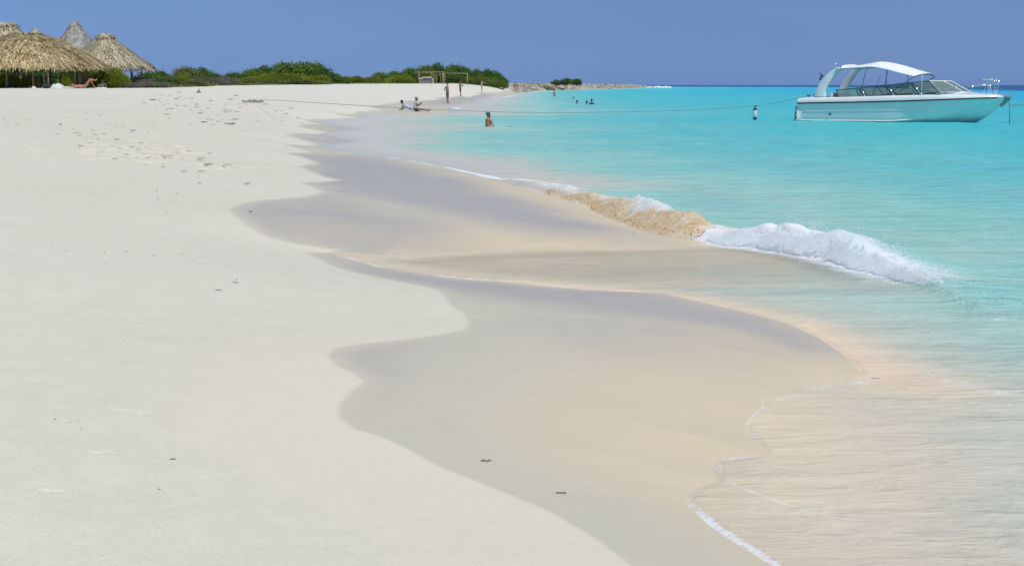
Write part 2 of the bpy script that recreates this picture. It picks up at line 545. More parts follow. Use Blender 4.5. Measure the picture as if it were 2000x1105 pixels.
def sand_mat():
    m = NT('coral_sand')
    wet_a, film_a, rock_a, tr, warm_a = m.attr('wet'), m.attr('film'), m.attr('rock'), m.attr('tramp'), m.attr('warm')
    n1 = m.noise(0.35, 5); n2 = m.noise(6, 5); n3 = m.noise(90, 3)
    n4 = m.noise(1.3, 4, sc=(1, .35, 1))
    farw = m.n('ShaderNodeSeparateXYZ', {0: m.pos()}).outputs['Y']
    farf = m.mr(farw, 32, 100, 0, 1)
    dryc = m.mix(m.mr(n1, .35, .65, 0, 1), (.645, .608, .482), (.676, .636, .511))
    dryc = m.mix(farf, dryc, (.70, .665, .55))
    dryc = m.mix(1.0, dryc, m.mr(n2, .3, .7, .97, 1.03), 'MULTIPLY')
    dryc = m.mix(1.0, dryc, m.mr(n3, .3, .7, .94, 1.06), 'MULTIPLY')
    dryc = m.mix(m.math('MULTIPLY', tr, .35), dryc, (.60, .54, .41))
    dryc = m.mix(warm_a, dryc, (.705, .625, .485))
    wetc = m.mix(m.mr(n4, .3, .7, 0, 1), (.57, .525, .395), (.60, .545, .41))
    wetc = m.mix(warm_a, wetc, (.665, .555, .375))
    filmc = (.475, .425, .355)
    ws_ = m.noise(2.2, 5, sc=(.5, 1.6, 1), dist=.6)
    wetc = m.mix(m.math('MULTIPLY', film_a, m.mr(ws_, .3, .7, .75, 1.1)), wetc, filmc)
    wetc = m.mix(1.0, wetc, m.mr(n3, .3, .7, .965, 1.035), 'MULTIPLY')
    wetc = m.mix(1.0, wetc, m.mr(m.noise(5, 4, sc=(.6, 2.0, 1), dist=.5), .3, .7, .98, 1.02), 'MULTIPLY')
    c = m.mix(wet_a, dryc, wetc)
    nr1 = m.noise(.9, 5, sc=(1, .25, 1)); nr2 = m.noise(3.5, 4, sc=(1, .3, 1))
    rockc = m.ramp(nr1, [(0.35, (.12, .105, .075)), (.45, (.27, .25, .19)), (.53, (.46, .44, .37)), (.64, (.62, .59, .50))])
    rockc = m.mix(m.mr(nr2, .3, .7, 0, .5), rockc, (.20, .18, .10))
    c = m.mix(rock_a, c, rockc)
    rough = m.math('MULTIPLY_ADD', wet_a, -.38, .93)
    rough = m.math('MULTIPLY_ADD', film_a, -.20, rough)
    spec = m.math('MULTIPLY_ADD', film_a, -.14, m.math('MULTIPLY_ADD', wet_a, .17, .08))
    bstr = m.mr(wet_a, 0, 1, .5, .05)
    hb = m.math('ADD', m.math('MULTIPLY', n3, .35), m.math('MULTIPLY', m.noise(14, 4), .65))
    bn = m.n('ShaderNodeBump', {'Height': hb, 'Distance': .010, 'Strength': bstr})
    b = m.n('ShaderNodeBsdfPrincipled', {'Base Color': c, 'Roughness': rough, 'Specular IOR Level': spec, 'Normal': bn.outputs[0]})
    m.surf(b.outputs[0])
    return m.mat
MAT_SAND = sand_mat()
def A1(a): return np.concatenate([a.ravel(), [a.ravel()[0]]])
Fq = F
Fc = np.array([[idx[0, j], idx[0, (j + 1) % NA], ci, ci] for j in range(NA)])
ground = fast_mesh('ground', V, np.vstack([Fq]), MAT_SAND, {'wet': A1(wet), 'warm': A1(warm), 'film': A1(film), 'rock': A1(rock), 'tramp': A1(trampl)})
bm_ = bmesh.new(); bm_.from_mesh(ground.data)
bm_.verts.ensure_lookup_table()
for j in range(NA):
    try: bm_.faces.new((bm_.verts[int(idx[0, (j + 1) % NA])], bm_.verts[int(idx[0, j])], bm_.verts[ci]))
    except Exception: pass
bm_.to_mesh(ground.data); bm_.free()
tag(ground, 'pale coral sand beach sloping into the sea', 'beach', kind='structure')

# ---- the sea
CREST_PX = [(985,351,.02),(1040,366,.06),(1090,380,.085),(1160,396,.09),(1200,415,.13),(1240,430,.15),(1290,447,.17),(1340,459,.165),(1375,465,.13),(1420,472,.12),(1460,479,.19),(1490,482,.25),(1540,488,.26),(1600,497,.22),(1650,507,.19),(1700,522,.16),(1760,540,.12),(1820,562,.08),(1880,588,.045),(1960,625,.02)]
CREST = [on_z(p[0], p[1]) for p in CREST_PX]
CH = np.array([p[2] for p in CREST_PX])
W = -S
DC, UC = line_d(CREST, GX, GY)          # + = left of direction = seaward (direction runs towards the viewer, east)
hc = np.interp(UC, np.arange(len(CH)), CH)
endf = np.where((UC <= 0) | (UC >= len(CH) - 1), 0, 1)
Zw = np.zeros_like(GX)
amp = sstep(.3, 8, W)
fx, fy = GX, GY
# swell crests running in, roughly along the beach, plus chop
ph = W * (2 * math.pi / 3.4) + (fnoise(GX * .10, GY * .06, 41, 3) - .5) * 9
Zw += amp * .035 * (np.sin(ph) * .5 + .5) ** 1.6 * (.4 + fnoise(GX * .15, GY * .12, 43, 2))
Zw += amp * (fnoise(GX * .8 + GY * .1, GY * 1.1, 45, 4) - .5) * .05
Zw += sstep(0, 2, W) * (fnoise(GX * 2.6, GY * 3.3, 47, 3) - .5) * .012
Zw *= 1 - sstep(250, 600, GY)
# thin rim of the swash: a rounded lip a few mm high
Zw += .003 + .004 * np.exp(-(W / .05) ** 2) * (1 - sstep(20, 60, GY)) * sstep(-.01, .02, W)
bump = np.where(DC > 0, np.exp(-(DC / .55) ** 2), np.exp(-(DC / .10) ** 2)) * hc * endf
bump *= 1 + (fnoise(GX * 5, GY * 5, 51, 3) - .5) * .5
Zw += bump * .8
# second little swell line just outside the break
Wt = W * (1 - (1 - np.interp(GY, [11, 26, 48, 130, 260], [1, .85, .42, .45, .8])) * (1 - sstep(5, 17, W)))
farw = sstep(13, 22, GY)
tone = np.interp(Wt, [0, .6, 1.4, 2.6, 5.2, 14, 30, 60, 100, 122, 140, 300], [0, .085, .20, .31, .43, .55, .68, .80, .86, .90, .99, 1])
seaw = sstep(0, .5, DC) * (1 - sstep(2.5, 7, DC)) * endf * sstep(0, 2.2, UC)
tone = np.maximum(tone, seaw * .29)
# the lobe nearest the camera is a thin sheet of sandy backwash; the greener water begins beyond this line
TL_ = [on_z(*p) for p in [(1380,588),(1480,604),(1560,632),(1680,686),(1780,728),(1900,772),(2120,850),(2600,1000)]]
dT, _u = line_d(TL_, GX, GY)
inlobe = sstep(0, .5, -dT) * (1 - sstep(9, 10, GY))
tone = tone * (1 - inlobe) + np.minimum(tone, .13) * inlobe
sea2 = np.where((dT > 0) & (GY < 9.5), np.interp(dT, [0, .3, .9, 1.8, 3.5], [.06, .15, .24, .33, .42]), 0) * sstep(0, .3, W)
lee = np.interp(UC, [0, 8, 10, 12, 14, 16, 18, 19], [.03, .06, .07, .09, .12, .17, .26, .36])
inlee = (1 - sstep(-.25, .1, DC)) * (GY > 6) * (GY < 16) * (GX < 4)
tone = np.maximum(tone, sea2)
tone = tone * (1 - inlee) + np.minimum(tone, lee) * inlee
farE = sstep(6, 40, GY)
# patches of darker bottom and stirred-up sand
tone = tone + (fnoise(GX * .05, GY * .03, 61, 4) - .5) * .10 * sstep(8, 30, W) * (1 - sstep(90, 110, W))
tone = tone + (fnoise(GX * .7, GY * .35, 63, 4) - .5) * .12 * sstep(.3, 2, W) * (1 - sstep(10, 30, W))
tone = np.clip(tone, 0, 1)
# foam cover
foam = np.zeros_like(GX)
rimn = .35 + 1.3 * fnoise(GX * 2.3, GY * 2.3, 81, 3) ** 1.3
edge_f = np.exp(-(np.clip(W, 0, None) / ((.022 + .0018 * GY) * rimn)) ** 2) * (W > -.05)
edge_f = np.maximum(edge_f, np.exp(-(np.clip(W, 0, None) / (.10 * rimn + .004 * GY)) ** 2) * (W > -.05) * .5)
# strong rim on the nearest lobe, weaker up the beach
rim = np.interp(GY, [2, 5.2, 6.5, 7.5, 9.5, 11, 14, 22, 30, 60], [.85, .85, .5, .45, .8, .8, .35, .7, .55, .5])
foam = np.maximum(foam, edge_f * rim * np.clip(.0 + 1.7 * fnoise(GX * 2.6, GY * 2.6, 83, 3), .45, 1))
LINES = [([(1404,905),(1412,932),(1440,951),(1480,965),(1530,984),(1620,1010),(1700,1024),(1770,1036),(1850,1060)], .022, .85),
         ([(1345,569),(1400,562),(1460,560),(1520,553),(1560,545)], .07, .6),
         ([(1560,590),(1640,620),(1720,655),(1790,700),(1900,745)], .12, .35),
         ([(1700,690),(1760,705),(1820,730),(1880,755),(1960,770)], .22, .85), ([(1590,760),(1660,748),(1720,738),(1800,742)], .13, .72), ([(1480,790),(1560,775),(1640,765)], .05, .6), ([(1400,1000),(1500,1060),(1600,1090)], .05, .4),
         ([(1010,352),(1080,362),(1130,372)], .3, .9),
         ([(800,262),(880,268),(960,280),(1060,300)], .35, .45), ([(920,285),(1000,296),(1080,302),(1160,300)], .25, .5),
         ([(700,262),(800,272),(900,282)], .25, .35), ([(690,240),(780,250),(880,262)], .3, .3), ([(640,296),(760,309),(880,330),(985,352)], .15, 1.25),
         ([(867,207),(880,208),(897,213)], .35, 1.0), ([(960,192),(985,190),(1005,187)], 1.0, 1.0), ([(985,183),(1020,182.5),(1050,182)], 1.6, .95), ([(900,198),(930,203),(960,204)], .5, .6)]
for L, w, st in LINES:
    d, u = line_d([on_z(*p) for p in L], GX, GY)
    foam = np.maximum(foam, np.exp(-(d / (w * rimn)) ** 2) * st * np.clip(.3 + 1.3 * fnoise(GX * 1.3, GY * 1.3, 85, 3), 0, 1))
# churned water in front of and behind the break
fr = np.where(DC > 0, np.exp(-(DC / .28) ** 2), np.exp(-(np.abs(DC) / .5) ** 2)) * endf * np.clip(hc / .12, 0, 1.2) * (UC > 8.2)
foam = np.maximum(foam, fr)
fr2 = np.where(DC > 0, np.exp(-(DC / .9) ** 2), np.exp(-(DC / .8) ** 2) * (UC > 9)) * endf * .80 * np.clip(hc / .1, 0, 1)
foam = np.maximum(foam, fr2)
sandy = np.exp(-(DC / .35) ** 2) * endf * sstep(.8, 2, UC) * (1 - sstep(7.6, 8.4, UC))
# sandy brown suspended load where the backwash meets the next wave
LS = [([(1560,640),(1620,670),(1680,705),(1740,735),(1820,755)], .22, 1.0), ([(1380,600),(1500,625),(1600,665)], .16, .8), ([(1000,553),(1200,570),(1400,592)], .10, .8), ([(1500,800),(1640,900),(1700,960)], .35, .35)]
for L, w, st in LS:
    d, u = line_d([on_z(*p) for p in L], GX, GY)
    sandy = np.maximum(sandy, np.exp(-(d / w) ** 2) * st)
opac = np.interp(W, [0, .05, .2, .5, 1.0], [.84, .88, .94, .97, 1])
opac = opac * (1 - inlee * .45 * sstep(.05, .5, W) * (1 - sstep(14.5, 18.5, UC)))
opac = np.maximum(opac, seaw * .9)
opac = np.maximum(opac, np.clip(bump / .1, 0, 1))
def sea_mat():
    m = NT('sea_water')
    tone_a, foam_a, op_a, sandy_a = m.attr('tone'), m.attr('foam'), m.attr('opac'), m.attr('sandy')
    y = m.n('ShaderNodeSeparateXYZ', {0: m.pos()}).outputs['Y']
    tn = m.noise(.6, 4, sc=(.5, 1.6, 1))
    t2 = m.math('MULTIPLY_ADD', m.mr(tn, .3, .7, -1, 1), .02, tone_a, clamp=True)
    col = m.ramp(t2, [(0, (.78, .655, .45)), (.10, (.72, .645, .465)), (.20, (.55, .64, .50)), (.32, (.35, .67, .545)), (.46, (.17, .61, .565)), (.60, (.075, .585, .585)), (.75, (.035, .535, .60)),
                      (.88, (.018, .44, .68)), (.93, (.012, .22, .42)), (1.0, (.015, .075, .22))])
    col = m.mix(m.math('MULTIPLY', sandy_a, .8), col, (.86, .655, .44))
    # ripples: longer than they are wide, crests roughly parallel to the beach
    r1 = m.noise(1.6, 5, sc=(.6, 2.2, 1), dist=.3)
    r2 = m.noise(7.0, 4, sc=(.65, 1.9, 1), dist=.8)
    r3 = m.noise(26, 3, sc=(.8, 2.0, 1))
    rs = m.noise(.25, 4, sc=(.6, 2.0, 1))
    hh = m.math('MULTIPLY_ADD', r2, .42, m.math('MULTIPLY', r1, 1.0))
    hh = m.math('MULTIPLY_ADD', r3, .10, hh)
    hh = m.math('MULTIPLY_ADD', rs, 2.0, hh)
    bs = m.mr(tone_a, .02, .35, .5, .9)
    bn = m.n('ShaderNodeBump', {'Height': hh, 'Distance': .10, 'Strength': bs}).outputs[0]
    # dark and light ripple faces: shading painted into the body colour
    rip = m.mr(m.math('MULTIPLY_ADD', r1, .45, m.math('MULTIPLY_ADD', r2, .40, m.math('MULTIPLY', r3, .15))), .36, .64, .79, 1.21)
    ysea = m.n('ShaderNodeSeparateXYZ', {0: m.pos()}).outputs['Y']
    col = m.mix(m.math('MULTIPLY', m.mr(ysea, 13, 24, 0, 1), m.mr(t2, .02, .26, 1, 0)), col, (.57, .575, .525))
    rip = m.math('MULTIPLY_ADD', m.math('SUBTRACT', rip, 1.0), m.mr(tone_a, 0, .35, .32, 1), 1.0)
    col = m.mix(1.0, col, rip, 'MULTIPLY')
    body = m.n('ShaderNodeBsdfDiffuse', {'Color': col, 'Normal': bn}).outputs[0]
    tr = m.n('ShaderNodeBsdfTransparent', {'Color': (.97, .985, .98, 1)}).outputs[0]
    opv = m.math('MULTIPLY_ADD', sandy_a, .5, op_a, clamp=True)
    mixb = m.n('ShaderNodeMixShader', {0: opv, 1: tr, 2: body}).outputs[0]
    gl = m.n('ShaderNodeBsdfGlossy', {'Color': (1, 1, 1, 1), 'Roughness': .12, 'Normal': bn}).outputs[0]
    fr = m.n('ShaderNodeFresnel', {'IOR': 1.33, 'Normal': bn}).outputs[0]
    fr = m.math('MULTIPLY', m.math('MINIMUM', m.math('MULTIPLY', fr, .8), .30), m.mr(tone_a, 0, .4, .55, 1))
    s1 = m.n('ShaderNodeMixShader', {0: fr, 1: mixb, 2: gl}).outputs[0]
    # foam: solid where the cover is high, lacy bubbles and streaks where it is low
    f1 = m.noise(9, 6, sc=(1, 1.2, 1), rough=.65, dist=.6)
    f2 = m.noise(45, 4, sc=(1, 1.6, 1), rough=.7)
    vo = m.t.nodes.new('ShaderNodeTexVoronoi'); vo.feature = 'DISTANCE_TO_EDGE'; vo.inputs['Scale'].default_value = 22
    m.t.links.new(m.pos(), vo.inputs['Vector'])
    fn = m.math('MULTIPLY_ADD', f1, .45, m.math('MULTIPLY', m.mr(f2, .3, .7, .18, .82), .55))
    th = m.math('ADD', m.math('MULTIPLY', foam_a, .74), m.math('SUBTRACT', fn, .98))
    fm = m.mr(th, -.05, .27, 0, 1, True)
    # white flecks on shallow water: painted glints along with loose bubbles
    fl = m.noise(16, 3, sc=(.5, 2.6, 1), rough=.6)
    fl2 = m.noise(1.1, 3, sc=(1, 1.5, 1))
    flm = m.math('MULTIPLY', m.mr(fl, .66, .73, 0, 1), m.mr(fl2, .5, .62, 0, .75))
    flm = m.math('MULTIPLY', flm, m.mr(tone_a, .3, .75, 1, .15))
    fm = m.math('MAXIMUM', fm, flm)
    fcol = m.mix(sandy_a, (.80, .82, .83), (.66, .56, .40))
    fb = m.n('ShaderNodeBsdfDiffuse', {'Color': fcol}).outputs[0]
    s2 = m.n('ShaderNodeMixShader', {0: m.math('MULTIPLY', fm, .85), 1: s1, 2: fb}).outputs[0]
    m.surf(s2)
    return m.mat
MAT_SEA = sea_mat()
keep = (W > -.03 - .002 * GY).ravel()
Fk = F[keep[F].any(1)]
used = np.unique(Fk)
remap = np.full(NRr * NA, -1, np.int64); remap[used] = np.arange(len(used))
Vw = np.stack([GX, GY, Zw], -1).reshape(-1, 3)[used]
# where the sheet reaches over the sand it stays below it
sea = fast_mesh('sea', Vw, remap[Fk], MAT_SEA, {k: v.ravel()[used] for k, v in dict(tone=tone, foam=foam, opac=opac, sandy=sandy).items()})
tag(sea, 'clear turquoise sea with thin swash running up the sand', 'sea', kind='structure')
# ------------------------------------------------------------------ the breaking wave: foam and sand thrown up along the crest
def arr(L): return np.array(L, float)
def crest_path(i0, i1, step):
    P = arr(CREST)
    us, pts = [], []
    u = i0
    while u < i1:
        k = int(u); t = u - k
        k2 = min(k + 1, len(P) - 1)
        pts.append(P[k] * (1 - t) + P[k2] * t); us.append(u)
        seg = np.hypot(*(P[k2] - P[k])) + 1e-6
        u += step / seg
    pts = arr(pts)
    # smooth
    for _ in range(12):
        pts[1:-1] = (pts[:-2] + 2 * pts[1:-1] + pts[2:]) / 4
    return arr(us), pts
def surf_strip(name, i0, i1, mat, seed, hs, wide, lump, fringe, step=.014, nv=64, doff=0.0):
    us, P = crest_path(i0, i1, step)
    T = np.gradient(P, axis=0); T /= np.hypot(T[:, 0], T[:, 1])[:, None] + 1e-9
    N = np.stack([-T[:, 1], T[:, 0]], 1)        # seaward
    H = np.interp(us, np.arange(len(CH)), CH) * hs
    Ls = np.cumsum(np.hypot(*np.diff(P, axis=0, prepend=P[:1]).T))
    H = H * (.62 + .76 * fnoise(Ls * 1.5, Ls * 0 + seed, seed + 31, 2))
    e = sstep(0, .9, us - i0) * sstep(0, .9, i1 - us)
    v = np.linspace(0, 1, nv)
    nn = len(us)
    # profile: from front foot, up the steep face, over the lip and down the back
    prof_d = np.interp(v, [0, .35, .55, .7, 1], [-.42, -.10, .02, .14, wide])
    prof_z = np.interp(v, [0, .12, .35, .55, .7, 1], [-.02, .10, .78, 1.0, .86, .10])
    D = prof_d[None, :] * (.35 + .65 * (H / (H.max() + 1e-6)))[:, None]
    Z = prof_z[None, :] * H[:, None] * e[:, None]
    L = np.cumsum(np.hypot(*np.diff(P, axis=0, prepend=P[:1]).T))
    U2 = np.repeat(L[:, None], nv, 1); V2 = np.repeat((v * .9)[None, :], nn, 0)
    big = fnoise(U2 * 2.2, V2 * 1.5 + 5, seed, 3) - .5
    mid = fnoise(U2 * 9, V2 * 9, seed + 3, 4) - .5
    fin = fnoise(U2 * 38, V2 * 38, seed + 7, 3) - .5
    ridg = 1 - np.abs(2 * fnoise(U2 * 16, V2 * 12, seed + 9, 3) - 1)
    env = np.sin(np.pi * np.clip(v, 0.02, 1)) ** .5
    k = (H * 1.0)[:, None] * env[None, :] * e[:, None]
    Z = Z * (1 + big * .9) + k * (mid * lump * .55 + fin * lump * .28 + (ridg - .6) * lump * .25)
    D = D + (mid * (.10 if 'sandy' in name else .055) + fin * (.045 if 'sandy' in name else .018)) * (H[:, None] / .2) + big * .18
    D = D + doff
    # ragged lip: thin fingers of foam thrown up from the crest
    lip = np.exp(-((v - .52) / .10) ** 2)[None, :]
    fing = np.clip(fnoise(U2 * 26, V2 * 3, seed + 21, 3) - .52, 0, 1) * np.clip(fnoise(U2 * 3, V2 * 0, seed + 23, 2) * 2 - .6, 0, 1)
    Z = Z + fing * lip * H[:, None] * 1.3 * e[:, None]
    # scalloped fringe along the foot
    D[:, :8] += (fnoise(U2[:, :8] * 6, V2[:, :8] * 0 + seed, 3, 3) - .5) * fringe * (1 - np.arange(8) / 8)[None, :]
    X = P[:, 0, None] + N[:, 0, None] * D; Y = P[:, 1, None] + N[:, 1, None] * D
    Z = Z + .006
    id_ = np.arange(nn * nv).reshape(nn, nv)
    Fq_ = np.stack([id_[:-1, :-1], id_[1:, :-1], id_[1:, 1:], id_[:-1, 1:]], -1).reshape(-1, 4)
    return fast_mesh(name, np.stack([X, Y, Z], -1).reshape(-1, 3), Fq_, mat, {'fade': (sstep(0, .30 if i1 > 12 else .12, v)[None, :] * (1 - sstep(.55, 1.0, v))[None, :] * sstep(0, .7, us - i0)[:, None] * sstep(0, 3.2 if i1 > 12 else .7, i1 - us)[:, None] * (np.interp(us, [1, 2.4, 3, 4, 6, 8.4], [.75, .75, .45, .8, 1, 1])[:, None] if 'sandy' in name else 1)).ravel()}), us, P, N, H

def foam_mat(name, c1, c2, c3, fade_noise=.5, dens=1.0):
    m = NT(name)
    f = m.attr('fade')
    a = m.noise(9, 6, rough=.65, dist=.5); b = m.noise(38, 5, rough=.7)
    col = m.ramp(m.math('MULTIPLY_ADD', a, .5, m.math('MULTIPLY', b, .5)), [(.36, c1), (.47, c2), (.60, c3)])
    bn = m.n('ShaderNodeBump', {'Height': b, 'Distance': .014, 'Strength': .45}).outputs[0]
    d = m.n('ShaderNodeBsdfDiffuse', {'Color': col, 'Normal': bn}).outputs[0]
    tl = m.n('ShaderNodeBsdfTranslucent', {'Color': col, 'Normal': bn}).outputs[0]
    d = m.n('ShaderNodeMixShader', {0: .5, 1: d, 2: tl}).outputs[0]
    tr = m.n('ShaderNodeBsdfTransparent').outputs[0]
    n2 = m.math('MULTIPLY_ADD', m.noise(14, 5, rough=.7, dist=.8), .65, m.math('MULTIPLY', m.noise(60, 3), .35))
    n2 = m.mr(n2, .34, .66, .0, 1.0)
    al = m.mr(m.math('SUBTRACT', m.math('MULTIPLY', f, 1.35 * dens), n2), -.12, .30, 0, .93, True)
    m.surf(m.n('ShaderNodeMixShader', {0: al, 1: tr, 2: d}).outputs[0])
    return m.mat
MAT_FOAM = foam_mat('white_foam', (.84, .92, .94), (.90, .95, .96), (.94, .96, .97))
MAT_SURF = foam_mat('sandy_surf', (.66, .48, .22), (.86, .72, .48), (.93, .88, .78), dens=1.05)
f1o, us1, P1, N1, H1 = surf_strip('surf_foam', 8.0, 18.9, MAT_FOAM, 71, .78, .85, .26, .7)
tag(f1o, 'white foam tumbling along the breaking wave', 'foam', kind='stuff')
f2o, us2, P2, N2, H2 = surf_strip('sandy_surf', 1.9, 8.4, MAT_SURF, 91, .9, .30, .9, .12)
tag(f2o, 'tan churned sand and water thrown up by the small breaker', 'surf', kind='stuff')
f3o, us3, P3, N3, H3 = surf_strip('surf_foam', 0.0, 8.8, MAT_FOAM, 95, .92, .5, .6, .3, doff=.10)
tag(f3o, 'thin white foam ahead of the tan breaker', 'foam', kind='stuff')

MAT_DROP = simple('spray_water', (.86, .90, .92), .2, spec=.5, var=.02)
def ico():
    b = bmesh.new(); bmesh.ops.create_icosphere(b, subdivisions=1, radius=1)
    V_ = arr([v.co for v in b.verts]); F_ = np.array([[v.index for v in f.verts] for f in b.faces]); b.free(); return V_, F_
IV, IF = ico()
def balls(name, C_, r_, mat, sc=(1, 1, 1)):
    n = len(C_); V_ = (IV[None] * r_[:, None, None] * arr(sc)[None, None] + C_[:, None]).reshape(-1, 3)
    F_ = (IF[None] + (np.arange(n) * len(IV))[:, None, None]).reshape(-1, 3)
    return fast_mesh(name, V_, F_, mat)
pts, rs = [], []
g = np.random.RandomState(3)
for (us, P, N, H, n, cl) in ((us1, P1, N1, H1, 2200, 1), (us3, P3, N3, H3, 260, 1)):
    for _ in range(n):
        i = g.randint(0, len(P)); h = H[i]
        if g.rand() > h / .22 + .15: continue
        d = g.uniform(-.1, .35); z = h * (.75 + abs(g.normal(0, .28)))
        pts.append((P[i, 0] + N[i, 0] * d + g.normal(0, .04), P[i, 1] + N[i, 1] * d, z + .0)); rs.append(g.uniform(.0018, .006))
# two thin jets of spray above the tallest foam
for (px, top, base, n) in ((1535, 430, 447, 40), (1556, 436, 450, 26), (1258, 386, 408, 30), (1325, 404, 420, 24)):
    x0, y0 = on_z(px, 480)
    Yj = y0 + .25
    for k in range(n):
        t = g.rand() ** .8
        x1, z1 = at(px + g.normal(0, 3) * (1 - t * .3) + t * 6 * math.sin(px), base + (top - base) * t, Yj)
        pts.append((x1, Yj + g.normal(0, .05), z1)); rs.append(g.uniform(.0015, .0042))
sp_o = balls('spray', arr(pts), arr(rs), MAT_DROP)
tag(sp_o, 'drops of spray flung up over the breaking foam', 'spray', kind='stuff')
# loose clods of wet sand tossed in the tan breaker
pts, rs = [], []
for _ in range(1500):
    i = g.randint(0, len(P2)); h = H2[i]
    d = g.uniform(-.30, .10) * (.3 + .7 * h / .17)
    z = h * g.uniform(.12, .95) * (1 - max(0, -d) * 1.6)
    if z < 0.004: continue
    pts.append((P2[i, 0] + N2[i, 0] * d, P2[i, 1] + N2[i, 1] * d, z)); rs.append(g.uniform(.004, .013) * (h / .17) ** .5)
MAT_CLOD = simple('wet_sand_clod', (.68, .47, .22), .5, var=.3, scale=3)
cl_o = balls('churned_sand', arr(pts), arr(rs), MAT_CLOD, (1.3, 1, .8))
tag(cl_o, 'clods of golden sand churned up in the breaker', 'sand', kind='stuff')
# surf far off at the tip of the rocky spit
mbw = MB()
for (px, py, s_) in ((1278, 169.8, 1.0), (1287, 168.9, 1.5), (1296, 169.5, 1.0), (1264, 170.2, .7), (1225, 171.5, .5), (1172, 172.5, .6)):
    x0, y0 = on_z(px, 172.3)
    x0 = (px - 1000) / FP * y0
    for k in range(5):
        mbw.ball((x0 + g.normal(0, 1.0) * s_, y0 + g.normal(0, 2), .15), (1.3 * s_ * g.uniform(.6, 1.3), 1.2, .55 * s_ * g.uniform(.5, 1.2)), 10, 6, .25, k)
wo_ = mbw.build('distant_surf', simple('far_foam', (.82, .85, .87), .8, scale=.6), smooth=True)
tag(wo_, 'white surf bursting at the tip of the rocky spit', 'surf', kind='stuff')
# ------------------------------------------------------------------ shrubs
def leaf_mat(name, cA, cB, cC):
    m = NT(name)
    a = m.attr('tint')
    col = m.ramp(a, [(0, cA), (.5, cB), (1, cC)])
    n_ = m.noise(.8, 4, vec=m.t.nodes.new('ShaderNodeTexCoord').outputs['Object'])
    col = m.mix(1.0, col, m.mr(n_, .3, .7, .75, 1.25), 'MULTIPLY')
    d = m.n('ShaderNodeBsdfPrincipled', {'Base Color': col, 'Roughness': .55, 'Specular IOR Level': .3}).outputs[0]
    t = m.n('ShaderNodeBsdfTranslucent', {'Color': col}).outputs[0]
    m.surf(m.n('ShaderNodeMixShader', {0: .42, 1: d, 2: t}).outputs[0])
    return m.mat
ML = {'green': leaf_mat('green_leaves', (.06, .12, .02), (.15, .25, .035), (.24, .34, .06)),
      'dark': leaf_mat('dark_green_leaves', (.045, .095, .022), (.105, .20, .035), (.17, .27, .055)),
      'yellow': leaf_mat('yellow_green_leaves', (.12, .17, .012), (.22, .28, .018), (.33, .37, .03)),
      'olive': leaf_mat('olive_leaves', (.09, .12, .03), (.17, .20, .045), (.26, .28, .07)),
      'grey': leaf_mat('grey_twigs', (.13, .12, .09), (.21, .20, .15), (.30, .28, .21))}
MAT_BARK = simple('grey_bark', (.20, .17, .13), .9, var=.3)
def crown_arrays(seed, n, leaf, lumps=9, flat=1.0, spiky=.0, aspect=1.6):
    """unit dome crown (radius 1, height 1) made of leaf quads gathered in clumps"""
    g = np.random.RandomState(seed)
    cs = []
    for k in range(lumps):
        a = g.rand() * 2 * math.pi; r = g.uniform(.15, .68); h = g.uniform(.25, .62) * (1.15 - r * .55)
        cs.append((math.cos(a) * r, math.sin(a) * r, h, g.uniform(.30, .46)))
    cs.append((0, 0, .55, .42))
    cs = np.array(cs)
    k = g.randint(0, len(cs), n)
    v = g.normal(size=(n, 3)); v /= np.linalg.norm(v, axis=1)[:, None]
    r = cs[k, 3] * (1 - .45 * g.rand(n) ** 2.2)
    P = cs[k, :3] + v * r[:, None] * np.array([1.05, 1.05, .95])
    top = g.rand(n) < spiky
    P[top, 2] += np.abs(g.normal(0, .10, top.sum()))
    P[:, 2] = np.abs(P[:, 2]) * flat
    P[:, 2] = np.minimum(P[:, 2], 1.12)
    nrm = v + g.normal(0, .55, (n, 3)); nrm /= np.linalg.norm(nrm, axis=1)[:, None]
    up = g.normal(size=(n, 3)); t = np.cross(nrm, up); t /= np.linalg.norm(t, axis=1)[:, None]; b = np.cross(nrm, t)
    s = leaf * g.uniform(.6, 1.35, n)
    L = t * s[:, None] * aspect * .5; B = b * s[:, None] * .5
    fold = nrm * (s * .18)[:, None]
    V_ = np.stack([P - L, P + B * .9 + fold, P + L, P - B * .9 + fold], 1).reshape(-1, 3)
    F_ = np.arange(n * 4).reshape(n, 4)
    ck = g.rand(len(cs))
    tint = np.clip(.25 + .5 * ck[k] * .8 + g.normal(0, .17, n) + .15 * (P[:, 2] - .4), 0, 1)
    return V_, F_, np.repeat(tint, 4)
CROWN = {}
def crown_mesh(kind, variant):
    key = (kind, variant)
    if key in CROWN: return CROWN[key]
    sd = hash(key) if False else sum(ord(c) for c in kind) * 7 + variant * 13
    if kind == 'grey': A_ = crown_arrays(sd, 2600, .035, 12, 1.0, .3, 6.0)
    elif kind == 'dark': A_ = crown_arrays(sd, 5200, .060, 10, 1.0, .10)
    elif kind == 'near': A_ = crown_arrays(sd, 9000, .036, 14, 1.0, .25, 2.4)
    else: A_ = crown_arrays(sd, 5600, .056, 12, 1.0, .12)
    o = fast_mesh('crown', A_[0], A_[1], ML['green'], {'tint': A_[2]}, smooth=False)
    me = o.data
    bpy.data.objects.remove(o)
    CROWN[key] = me
    return me
